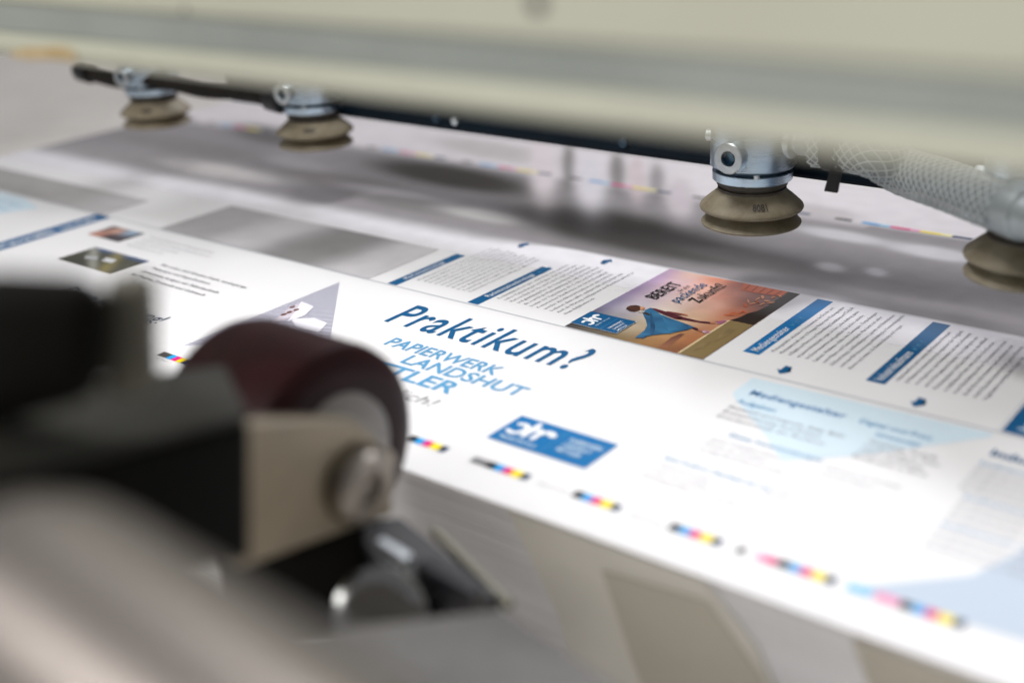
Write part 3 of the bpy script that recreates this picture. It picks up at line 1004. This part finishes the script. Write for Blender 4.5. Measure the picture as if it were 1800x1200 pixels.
# right card: pale blue shape, profile text
flat("pale_shape", [(-0.2504, 0.4751), (-0.2503, 0.4947), (-0.1351, 0.4976), (-0.1349, 0.4939), (-0.1669, 0.4566), (-0.1776, 0.4452), (-0.2001, 0.4250), (-0.2169, 0.4426), (-0.2479, 0.4706)], PALE, sheet, 1)
text_lines("card_heading", [("Mediengestalter", -0.2430, 0.4765, .0480, .0058, 'u')], BLUE2, sheet, 2, bold=0.015, res=3, space=1.08)
text_lines("card_heading", [("Digital und Print", -0.1880, 0.4765, .0330, .0045, 'u')], SKY, sheet, 2, bold=0.01, res=2)
text_lines("card_heading", [("Aufgaben", -0.2440, 0.4655, .0200, .0042, 'u')], SKY, sheet, 2, bold=0.01, res=2)
text_lines("body_text", [("Entwurf und Layout, Satz, Bild", -0.2440, 0.4585, .0560, .0030, 'u'),
                         ("Reinzeichnung und Daten", -0.2440, 0.4530, .0480, .0030, 'u'),
                         ("Druckvorstufe am Rechner", -0.2440, 0.4475, .0530, .0030, 'u')], TEXT, sheet, 2, res=1)
text_lines("card_heading", [("Schwerpunkte", -0.1770, 0.4680, .0200, .0042, 'u')], SKY, sheet, 2, bold=0.01, res=2)
text_lines("body_text", [("Gestaltung, Technik", -0.1770, 0.4610, .0300, .0030, 'u'), ("und Beratung im Team", -0.1770, 0.4555, .0330, .0030, 'u'),
                         ("3 Jahre Ausbildung", -0.1770, 0.4500, .0280, .0030, 'u'), ("Berufsschule im Block", -0.1770, 0.4445, .0320, .0030, 'u')],
           TEXT, sheet, 2, res=1)
text_lines("card_heading", [("Deine Voraussetzungen", -0.2300, 0.4330, .0440, .0036, 'u')], SKY, sheet, 2, bold=0.005, res=2)
text_lines("body_text", [("guter Schulabschluss", -0.2350, 0.4255, .0330, .0028, 'u'), ("Freude am Gestalten", -0.2350, 0.4200, .0300, .0028, 'u'),
                         ("ein Auge f\u00fcr Details und Schrift", -0.2350, 0.4145, .0400, .0028, 'u'),
                         ("Interesse an Technik", -0.1820, 0.4290, .0320, .0028, 'u'), ("und am Papier", -0.1820, 0.4230, .0240, .0028, 'u')],
           TEXT2, sheet, 2, res=1)
text_lines("card_heading", [("Dein Profil im \u00dcberblick bei uns", -0.2430, 0.3990, .0500, .0034, 'u')], SKY, sheet, 2, res=2)
text_lines("body_text", [("ordentlich und zuverl\u00e4ssig", -0.2430, 0.3925, .0260, .0028, 'u'), ("kreativ und teamf\u00e4hig", -0.2430, 0.3870, .0280, .0028, 'u'),
                         ("Bewerbung mit Mappe per Post oder Mail", -0.2430, 0.3815, .0440, .0028, 'u'),
                         ("Kontakt", -0.1930, 0.4010, .0090, .0028, 'u'), ("Landshut", -0.1930, 0.3950, .0110, .0028, 'u')], TEXT2, sheet, 2, res=1)
# last card on the right
text_lines("card_heading", [("Industriekaufleute", -0.1300, 0.4770, .0600, .0060, 'u')], BLUE, sheet, 2, bold=0.03, res=3)
for i in range(13):
    text_lines("body_text", [("kaufm\u00e4nnische Abl\u00e4ufe planen und steuern", -0.1310 + (0.004 if i > 4 else 0), 0.4670 - i * 0.0062, .0820, .0036, 'u')],
               SKY if i in (0, 5, 9) else TEXT2, sheet, 2, res=1)
flat("pale_shape", [(-0.1390, 0.3525), (-0.1060, 0.3840), (-0.0960, 0.4110), (0.02, 0.4420), (0.16, 0.4480), (0.16, 0.3590), (-0.06, 0.3575)], PALE2, sheet, 1)


# ------------------------------------------------------------------ suction cups
def make_cup(name, label, loc, bolt_angle=-90):
    t = thing(name, label, "suction cup", loc, "suction cups in a row under the rail")
    B = Vector(loc)
    up = (0, 0, 1)
    mm = 0.001
    bel = [(17.0, 24.5), (17.0, 20.0), (18.4, 18.6), (20.6, 16.9), (23.4, 14.6), (26.6, 11.8), (28.4, 10.0), (28.8, 9.0), (28.4, 8.0), (27.2, 7.3),
           (24.0, 7.4), (21.5, 6.8), (20.4, 5.6), (21.6, 4.5), (25.0, 2.6), (27.0, 1.1), (27.9, 0.1), (27.6, -0.8), (26.6, -1.2), (22.0, 1.0), (13.0, 4.0)]
    bo = lathe("bellows", B, up, [(r * mm, h * mm) for r, h in reversed(bel)], M_rubber, t, 64, cap0=False, cap1=False, smooth_angle=60)
    lathe("neck", B, up, [(17.3 * mm, 18.2 * mm), (18.9 * mm, 18.9 * mm), (19.0 * mm, 20.0 * mm), (17.9 * mm, 20.4 * mm), (17.7 * mm, 21.4 * mm), (19.6 * mm, 22.0 * mm),
                          (19.6 * mm, 25.6 * mm), (17 * mm, 26.0 * mm)], M_neck, t, 56)
    lathe("lock_ring", B, up, [(19.8 * mm, 24.6 * mm), (21.6 * mm, 24.6 * mm), (22.0 * mm, 25.0 * mm), (22.1 * mm, 29.4 * mm), (21.7 * mm, 29.8 * mm), (18 * mm, 29.8 * mm)],
          M_alu, t, 64)
    lathe("ring_gap", B, up, [(20.2 * mm, 29.4 * mm), (20.2 * mm, 32.8 * mm)], M_darksteel, t, 40)
    lathe("body", B, up, [(19 * mm, 32.2 * mm), (22.6 * mm, 32.2 * mm), (23.4 * mm, 33.0 * mm), (23.4 * mm, 64.0 * mm), (22.4 * mm, 65 * mm), (10 * mm, 65 * mm), (10 * mm, 92 * mm), (9 * mm, 93 * mm)], M_alu, t, 72)
    # socket head screw on the front
    a = math.radians(bolt_angle)
    ax = Vector((math.cos(a), math.sin(a), 0))
    so = B + ax * 0.0215 + Vector((0, 0, 0.0415))
    bolt = lathe("socket_screw", so, ax, [(8.4 * mm, 0), (8.5 * mm, 6.6 * mm), (8.0 * mm, 7.3 * mm), (4.3 * mm, 7.3 * mm), (4.1 * mm, 7.0 * mm), (4.1 * mm, 3.2 * mm)],
                 M_steel, t, 40, cap1=False)
    lathe("hex_socket", so, ax, [(4.3 * mm, 2.6 * mm), (4.3 * mm, 3.4 * mm)], M_socket, bolt, 20)
    lathe("hex_socket", so, ax, [(4.15 * mm, 3.4 * mm), (3.7 * mm, 6.9 * mm)], M_socket, bolt, 6, cap0=False, cap1=False)
    # small screw on the left flank
    lathe("side_screw", B + Vector((-0.0225, -0.004, 0.047)), (-1, -0.15, 0), [(3.4 * mm, 0), (3.4 * mm, 3.6 * mm), (2.8 * mm, 4.2 * mm), (0.8 * mm, 4.2 * mm)], M_steel, t, 24)
    # seam flash on the rubber and a clip lug in the ring gap
    box("clip_lug", B + Vector((0.012, -0.0215, 0.0300)), B + Vector((0.0142, -0.0190, 0.0322)), M_steel, t)
    # moulded number on the rubber cone
    vs, fs = text_geo("8081", 0.02, 0, 2)
    x0, x1 = min(v.x for v in vs), max(v.x for v in vs)
    out = []
    for v in vs:
        a2 = math.radians(-52) + (v.x - (x0 + x1) / 2) * 0.0042 / 0.0235
        h = v.y / CAP
        r = 0.0258 - h * 0.0034
        zz = 0.0126 + h * 0.0029
        out.append(B + Vector((math.cos(a2) * (r + 0.0005), math.sin(a2) * (r + 0.0005), zz + 0.0003)))
    mesh_obj("moulded_number", out, fs, M_neck, bo)
    return t


cups = [
    ("tan rubber suction cup at the far left, deep in blur beside the dark conduit", (-0.8586, 0.6039, 0.0450)),
    ("blurred tan suction cup with bluish metal ring, second from the left", (-0.6792, 0.6148, 0.0450)),
    ("sharp tan bellows suction cup with socket screw facing the camera, hose on its right", (-0.3063, 0.5966, 0.0450)),
    ("large tan suction cup cut off by the right edge, hose running into its body", (-0.1532, 0.5836, 0.0450)),
]
CUPS = []
for i, (lab, loc) in enumerate(cups):
    CUPS.append(make_cup("suction_cup", lab, loc, 90 if i == 3 else -90))
c1, c2, c3, c4 = [Vector(c[1]) for c in cups]

# right-hand fitting of the third cup
mm = 0.001
fz = 0.0475
fo = c3 + Vector((0.0205, 0, fz))
lathe("hose_nipple", fo, (1, 0, 0), [(9.2 * mm, 0), (9.2 * mm, 4 * mm), (5.6 * mm, 5 * mm), (5.6 * mm, 6 * mm), (6.4 * mm, 6.4 * mm), (6.4 * mm, 13 * mm),
                                     (5.6 * mm, 13.4 * mm), (5.6 * mm, 34 * mm)], M_steel, CUPS[2], 40)
for k in range(6):
    lathe("thread", fo, (1, 0, 0), [(6.4 * mm, (7 + k) * mm), (6.9 * mm, (7.4 + k) * mm), (6.4 * mm, (7.8 + k) * mm)], M_steel, CUPS[2], 32, False, False)

# rail behind the cups
rail = thing("mounting_rail", "long dark navy rail running behind the suction cups", "rail", (-0.5, 0.634, 0.062))
extrude_u("rail_bar", [(0.626, 0.0665), (0.629, 0.0635), (0.650, 0.0635), (0.652, 0.0665), (0.652, 0.108), (0.626, 0.108)], -0.79, 0.35, M_navy, rail, 0.0012)
for uu, m_ in ((-0.565, M_darksteel), (-0.548, M_steel), (-0.70, M_steel), (-0.41, M_darksteel)):
    lathe("rail_screw", (uu, 0.6262, 0.072), (0, -1, 0), [(3.2 * mm, 0), (3.2 * mm, 2.6 * mm), (2.4 * mm, 3 * mm), (1 * mm, 3 * mm)], m_, rail, 20)
for i, c in enumerate((c1, c2, c3, c4)):
    box("hanger", (c.x - 0.012, c.y + 0.018, 0.0905), (c.x + 0.012, 0.6264, 0.102), M_darksteel, rail, 0.001)

# dark ribbed conduit at the far left, from the first cup to the second
con = thing("ribbed_conduit", "dark brown ribbed conduit between the two left suction cups", "conduit", tuple(c1))
path = spline([(-0.9312, 0.5912, 0.0832), (-0.8786, 0.5902, 0.0798), (-0.8253, 0.5934, 0.0829), (-0.7823, 0.5981, 0.0788), (-0.7415, 0.6037, 0.0795), (-0.6956, 0.5981, 0.0776)], 40)
rad = [0.0060 + 0.0008 * (1 if (i // 3) % 2 else 0) for i in range(len(path))]
M_conduit = material("brown_conduit", (0.014, 0.011, 0.008, 1), rough=0.6, spec=0.2, noise=0.4, scale=60)
tube("conduit_tube", path, rad, M_conduit, con, 20)
lathe("end_fitting", path[0], path[0] - path[4], [(9 * mm, -8 * mm), (9 * mm, 6 * mm), (7 * mm, 10 * mm)], M_blackplastic, con, 24)
lathe("end_fitting", path[-1], path[-1] - path[-5], [(9 * mm, -12 * mm), (9 * mm, 2 * mm), (7 * mm, 4 * mm)], M_blackplastic, con, 24)

# braided hose from the third cup to the fourth
hose = thing("air_hose", "clear hose with white woven braid between the two right suction cups", "hose", tuple(fo))
hp = spline([fo + Vector((0.016, 0, 0)), fo + Vector((0.030, -0.0005, -0.0002)), fo + Vector((0.050, -0.004, -0.001)), Vector((-0.2223, 0.6012, 0.0821)),
             Vector((-0.1953, 0.5833, 0.0831)), Vector((-0.1724, 0.5684, 0.0831)), Vector((-0.1580, 0.5603, 0.0828))], 26)
HR = 0.0118
tube("hose_wall", hp, HR, M_hose, hose, 40, caps=False)
tube("hose_bore", hp[:-3], HR * 0.66, M_hosecore, hose, 28)
ed = (hp[-1] - hp[-4]).normalized()
lathe("elbow_fitting", hp[-1], ed, [(HR * 0.6, -0.006), (HR * 1.02, 0.0002), (HR * 1.06, 0.002), (HR * 1.06, 0.012), (HR * 0.96, 0.0135), (HR * 0.96, 0.040), (HR * 0.7, 0.042)], M_dull, hose, 48)
# woven braid: two sets of helices
fr = path_frames(hp)
ln = [0.0]
for i in range(1, len(hp)):
    ln.append(ln[-1] + (hp[i] - hp[i - 1]).length)
BV, BF = [], []
NH = 13
PITCH = 0.060
for sgn in (1, -1):
    for h in range(NH):
        pts = []
        n = 240
        L = ln[-1]
        j = 0
        for k in range(n + 1):
            s = L * k / n
            while j < len(ln) - 2 and ln[j + 1] < s:
                j += 1
            t = (s - ln[j]) / max(1e-9, ln[j + 1] - ln[j])
            p = hp[j].lerp(hp[j + 1], t)
            x, y = fr[j][0].lerp(fr[j + 1][0], t), fr[j][1].lerp(fr[j + 1][1], t)
            a = sgn * 2 * math.pi * s / PITCH + 2 * math.pi * h / NH
            rr = HR * 0.995 + (0.00016 if ((k // 4 + h) % 2) else -0.00005) * sgn
            pts.append(p + x * (rr * math.cos(a)) + y * (rr * math.sin(a)))
        tube_geo(pts, 0.00034, 5, BV, BF, True)
o = mesh_obj("braid", BV, BF, M_braid, hose, smooth=True)
o["kind"] = "stuff"
# clamp band with its tab
cl = lathe("hose_clamp", fo, (1, -0.02, 0), [(11.9 * mm, 23.5 * mm), (12.7 * mm, 23.5 * mm), (12.9 * mm, 24.0 * mm), (12.9 * mm, 27.6 * mm), (12.5 * mm, 28.2 * mm), (12.5 * mm, 32.8 * mm), (12.9 * mm, 33.2 * mm),
                                             (12.9 * mm, 36 * mm), (12.6 * mm, 36.4 * mm), (11.9 * mm, 36.4 * mm)], M_blackplastic, hose, 48)
tx = fo + Vector((0.0275, -0.0065, -0.0110))
hexa("clamp_tab", [tx + Vector(v) for v in ((0, 0, 0), (0.0065, 0, 0), (0.0058, -0.002, -0.0115), (-0.0018, -0.002, -0.0115),
                                            (0, 0.0018, 0), (0.0065, 0.0018, 0), (0.0058, -0.0002, -0.0115), (-0.0018, -0.0002, -0.0115))], M_blackplastic, cl, 0.0005)

# ------------------------------------------------------------------ beam across the top
beam = thing("cross_beam", "cream painted cross beam with a grey band, blurred across the top", "beam", (-0.3, 0.27, 0.183))
BU0, BU1 = -0.75, 0.30
prof_up = [(0.2420, 0.2050), (0.2430, 0.2030), (0.30, 0.2030), (0.30, 0.330), (0.2420, 0.330)]
extrude_u("upper_web", prof_up, BU0, BU1, M_beige, beam, 0.0015)
extrude_u("grey_band", [(0.2450, 0.1925), (0.296, 0.1925), (0.296, 0.2028), (0.2438, 0.2028)], BU0, BU1, M_grey, beam)
lip = []
for k in range(11):
    t = math.radians(90 + 18 * k)
    lip.append((0.2475 + 0.0048 * math.cos(t) + 0.0, 0.1876 + 0.0048 * math.sin(t)))
lip = lip + [(0.296, 0.1828), (0.296, 0.1924)]
extrude_u("lower_lip", lip, BU0, BU1, M_beige, beam, 0.0006)
lathe("beam_screw", (-0.1832, 0.2420, 0.2127), (0, -1, 0), [(2.2 * mm, -1 * mm), (2.2 * mm, 0.9 * mm), (1.4 * mm, 1.3 * mm), (0.4 * mm, 1.3 * mm)], M_blackplastic, beam, 20)
lathe("paint_chip", (-0.3208, 0.2420, 0.2051), (0, -1, 0), [(1.0 * mm, -0.5 * mm), (0.9 * mm, 0.15 * mm)], M_darksteel, beam, 14)
tp = [(-0.4275, 0.2424, 0.1853), (-0.4172, 0.2424, 0.1876), (-0.3931, 0.2424, 0.1895), (-0.3860, 0.2424, 0.1880), (-0.3863, 0.2424, 0.1848), (-0.3982, 0.2424, 0.1848), (-0.4131, 0.2424, 0.1834), (-0.4274, 0.2424, 0.1835)]
vsT = [(p[0], p[1] - 0.0003, p[2]) for p in tp] + [(p[0], p[1] + 0.0006, p[2]) for p in tp]
n = len(tp)
mesh_obj("tape_patch", vsT, [tuple(range(n)), tuple(range(2 * n - 1, n - 1, -1))] + [(k, (k + 1) % n, n + (k + 1) % n, n + k) for k in range(n)], M_tape, beam)

# ------------------------------------------------------------------ guide wheel at the front of the pile
wheel = thing("guide_wheel", "dark maroon rubber guide wheel on a metal bracket in the left foreground", "wheel", (-0.30, 0.262, 0.0))
WC = Vector((-0.2965, 0.264, 0.0465))
WR = 0.0408
ty = lathe("tyre", WC, (-1, 0, 0), [(0.022, 0.0), (0.030, -0.0004), (0.0365, 0.0008), (0.0400, 0.0030), (WR, 0.0065), (WR, 0.0510), (0.0398, 0.0545), (0.0370, 0.0565), (0.022, 0.0565)],
           M_tyre, wheel, 96, smooth_angle=40)
lathe("hub", WC, (-1, 0, 0), [(0.0, -0.0030), (0.0215, -0.0030), (0.0232, -0.0022), (0.0236, 0.001), (0.0236, 0.052)], M_hub, wheel, 64)
# bracket arm: flat plate from the axle up towards the operator
bx0, bx1 = -0.2790, -0.2690
pl = [(-0.2690, 0.2609, 0.0320), (-0.2690, 0.2641, 0.0543), (-0.2690, 0.2488, 0.0743), (-0.2690, 0.2020, 0.0930), (-0.2690, 0.1941, 0.0459)]
yz = [(p[1], p[2]) for p in pl]
n = len(yz)
vsB = [(bx1, y, z_) for y, z_ in yz] + [(bx0, y, z_) for y, z_ in yz]
mesh_obj("bracket_plate", vsB, [tuple(range(n)), tuple(range(2 * n - 1, n - 1, -1))] + [(k, (k + 1) % n, n + (k + 1) % n, n + k) for k in range(n)], M_bracket, wheel, bevel=0.0016)
bo = Vector((-0.2690, 0.2449, 0.0525))
ws = lathe("washer", bo, (1, 0, 0), [(0.0142, -0.0005), (0.0144, 0.0022), (0.0134, 0.0030), (0.0098, 0.0030)], material("brown_washer", (0.20, 0.17, 0.125, 1), rough=0.4, metal=0.6, noise=0.4, scale=60), wheel, 40)
nut = lathe("axle_bolt", bo, (1, 0, 0), [(0.0122, 0.0025), (0.0122, 0.0056), (0.0110, 0.0072), (0.0060, 0.0074), (0.0052, 0.0044), (0.0, 0.0044)],
            M_bolt, wheel, 40)
lathe("axle", (bx0 + 0.002, WC.y, WC.z), (-1, 0, 0), [(0.008, 0), (0.008, 0.060)], M_bolt, wheel, 24)

# black arm that carries the wheel, coming towards the camera at the left
arm = thing("wheel_carrier", "black arm with grey top face and upright post, very blurred at the left", "machine arm", (-0.27, 0.20, 0.0))
A = [(-0.2547, 0.1942, 0.1001), (-0.2429, 0.1784, 0.0655), (-0.2249, 0.0954, 0.1177), (-0.2324, 0.1021, 0.1286)]
A2 = [(-0.3054, 0.2256, 0.0921), (-0.2915, 0.2083, 0.0517), (-0.2757, 0.1158, 0.1025), (-0.2810, 0.1243, 0.1265)]
hexa("arm_bar", A + A2, M_black, arm, 0.003)
tpv = [Vector(A[0]), Vector(A[3]), Vector(A2[3]), Vector(A2[0])]
upv = Vector((0, 0, 0.0012))
hexa("arm_top_plate", [v + upv * 0.3 for v in tpv] + [v + upv * 2.0 for v in tpv], M_greytop, arm, 0.0004)
hexa("post", [(-0.2438, 0.1160, 0.1720), (-0.2182, 0.1354, 0.1694), (-0.2192, 0.1299, 0.1423), (-0.2433, 0.1075, 0.1370),
              (-0.2822, 0.1395, 0.1569), (-0.2559, 0.1594, 0.1541), (-0.2507, 0.1497, 0.1280), (-0.2741, 0.1266, 0.1203)], M_black, arm, 0.008)
hexa("post_cheek", [(-0.2332, 0.1438, 0.1635), (-0.2270, 0.1527, 0.1629), (-0.2247, 0.1470, 0.1356), (-0.2326, 0.1378, 0.1357),
                    (-0.2573, 0.1588, 0.1553), (-0.2514, 0.1698, 0.1536), (-0.2467, 0.1620, 0.1241), (-0.2510, 0.1487, 0.1267)],
     material("olive_grey_paint", (0.19, 0.18, 0.14, 1), rough=0.5, noise=0.4, scale=30), arm, 0.004)

# rounded grey casting nearest the camera
cast = thing("rounded_casting", "rounded satin grey casting, nearest thing in the lower left corner", "machine cover", (-0.1655, 0.0906, 0.1227))
A0 = Vector((-0.1765, 0.0889, 0.1233))
ud = Vector((1, 0, 0))
R0 = 0.0235
lathe("casting_shell", A0, (1, -0.05, -0.04), [(0.0, -0.030), (0.008, -0.029), (0.0150, -0.025), (0.0200, -0.018), (0.0228, -0.009), (R0, 0.0), (R0, 0.16)], M_cover, cast, 64, smooth_angle=60)

# chrome knob and black clamp in front of the pile
knob = thing("chrome_knob", "round chrome knob with bright rim below the guide wheel", "knob", (-0.2476, 0.2282, 0.0222))
k0 = Vector((-0.2520, 0.2338, 0.0132))
ax = Vector((0.62, -0.62, 0.48)).normalized()
lathe("knob_head", k0 - ax * 0.012, ax, [(0.0130, 0.0), (0.0150, 0.001), (0.0158, 0.003), (0.0160, 0.0095), (0.0156, 0.0112), (0.0142, 0.0120), (0.009, 0.0121), (0, 0.0121)], M_chrome, knob, 64)
lathe("knob_stem", k0 - ax * 0.05, ax, [(0.006, 0.0), (0.006, 0.039)], M_bolt, knob, 24)

clamp = thing("black_clamp", "black plastic clamp block between the chrome knob and the pile", "clamp", (-0.2509, 0.2678, 0.0101))
hexa("clamp_body", [(-0.2982, 0.2622, 0.0193), (-0.2875, 0.2826, 0.0151), (-0.2343, 0.2771, 0.0022), (-0.2467, 0.2474, 0.0046),
                    (-0.3007, 0.2613, -0.0048), (-0.2934, 0.2842, -0.0120), (-0.2434, 0.2850, -0.0213), (-0.2519, 0.2504, -0.0210)], M_blackplastic, clamp, 0.002)
hexa("dark_filler", [(-0.3195, 0.2213, 0.0221), (-0.2851, 0.2614, 0.0240), (-0.2719, 0.2437, -0.0083), (-0.3016, 0.2122, -0.0040),  # added black filler, darkens the gap below the wheel
                    (-0.3366, 0.2331, 0.0099), (-0.2994, 0.2745, 0.0127), (-0.2864, 0.2567, -0.0221), (-0.3194, 0.2247, -0.0189)], M_black, clamp, 0.002)
hexa("clamp_lever", [(-0.2709, 0.2528, 0.0255), (-0.2725, 0.2578, 0.0242), (-0.2587, 0.2590, 0.0210), (-0.2563, 0.2530, 0.0220),
                     (-0.2721, 0.2534, 0.0206), (-0.2742, 0.2589, 0.0184), (-0.2603, 0.2601, 0.0151), (-0.2580, 0.2542, 0.0162)], M_steel, clamp, 0.001)
hexa("clamp_block", [(-0.2557, 0.2557, 0.0208), (-0.2553, 0.2645, 0.0186), (-0.2303, 0.2637, 0.0155), (-0.2283, 0.2553, 0.0176),
                     (-0.2561, 0.2545, 0.0061), (-0.2574, 0.2652, 0.0020), (-0.2328, 0.2640, 0.0016), (-0.2297, 0.2544, 0.0050)], material("dark_violet_plastic", (0.020, 0.019, 0.024, 1), rough=0.35), clamp, 0.0012)
hexa("clamp_strip", [(-0.2751, 0.2847, 0.0133), (-0.2727, 0.2874, 0.0120), (-0.2298, 0.2778, 0.0019), (-0.2313, 0.2748, 0.0013),
                     (-0.2763, 0.2856, 0.0087), (-0.2738, 0.2882, 0.0074), (-0.2308, 0.2789, -0.0023), (-0.2324, 0.2759, -0.0028)],
     material("olive_strip", (0.24, 0.23, 0.17, 1), rough=0.5), clamp, 0.0005)

# low grey foot plate in front of the pile
foot = thing("foot_casting", "smooth grey casting at the bottom centre, hiding the lower half of the knob", "machine cover", (-0.1963, 0.2211, 0.0223))
hexa("casting_block", [(-0.2349, 0.1687, 0.0482), (-0.2297, 0.2017, 0.0368), (-0.2091, 0.2470, 0.0252), (-0.1538, 0.2358, 0.0246),
                       (-0.2069, 0.1401, 0.0434), (-0.1825, 0.1591, 0.0421), (-0.1606, 0.1863, 0.0335), (-0.1305, 0.2049, 0.0226)], M_cover2, foot, 0.004)

# added plates whose beige and brown stand in for shade on the pile face
gp = thing("pile_shade_plate", "beige and brown plate added for the shade on the front of the pile", "shade plate", (-0.1997, 0.3220, -0.0307))
M_plate2 = material("beige_pile_shade", (0.74, 0.71, 0.64, 1), rough=0.5, noise=0.1, scale=6)
M_plate3 = material("brown_pile_shade", (0.55, 0.51, 0.43, 1), rough=0.5, noise=0.12, scale=6)


def slab(name, q, dy, mat, parent):
    n = len(q)
    vs = [(p[0], p[1] - dy, p[2]) for p in q] + list(q)
    return mesh_obj(name, vs, [tuple(range(n)), tuple(range(2 * n - 1, n - 1, -1))] + [(k, (k + 1) % n, n + (k + 1) % n, n + k) for k in range(n)],
                    mat, parent)


slab("plate", [(-0.2769, 0.3342, -0.0034), (-0.1853, 0.3342, -0.0038), (-0.1639, 0.3342, -0.0231), (-0.1418, 0.3342, -0.0639), (-0.2355, 0.3342, -0.1115), (-0.2525, 0.3342, -0.0461)], 0.0015, M_plate2, gp)
slab("lower_shade_plate", [(-0.2296, 0.3325, -0.0153), (-0.1831, 0.3325, -0.0114), (-0.1603, 0.3325, -0.0355), (-0.1454, 0.3325, -0.0645), (-0.1982, 0.3325, -0.0914), (-0.2167, 0.3325, -0.0497)], 0.0008, M_plate3, gp)  # browner slab painted for the darker shade here
gp2 = thing("end_shade_plate", "dull brown plate added for shade on the pile near the lower right corner", "shade plate", (-0.1050, 0.3250, -0.0038))  # added plate, its brown stands in for shade on the pile
slab("plate", [(-0.1282, 0.3342, -0.0053), (-0.0738, 0.3342, -0.0057), (-0.0696, 0.3342, -0.0434), (-0.1038, 0.3342, -0.0620)], 0.0015, M_plate3, gp2)
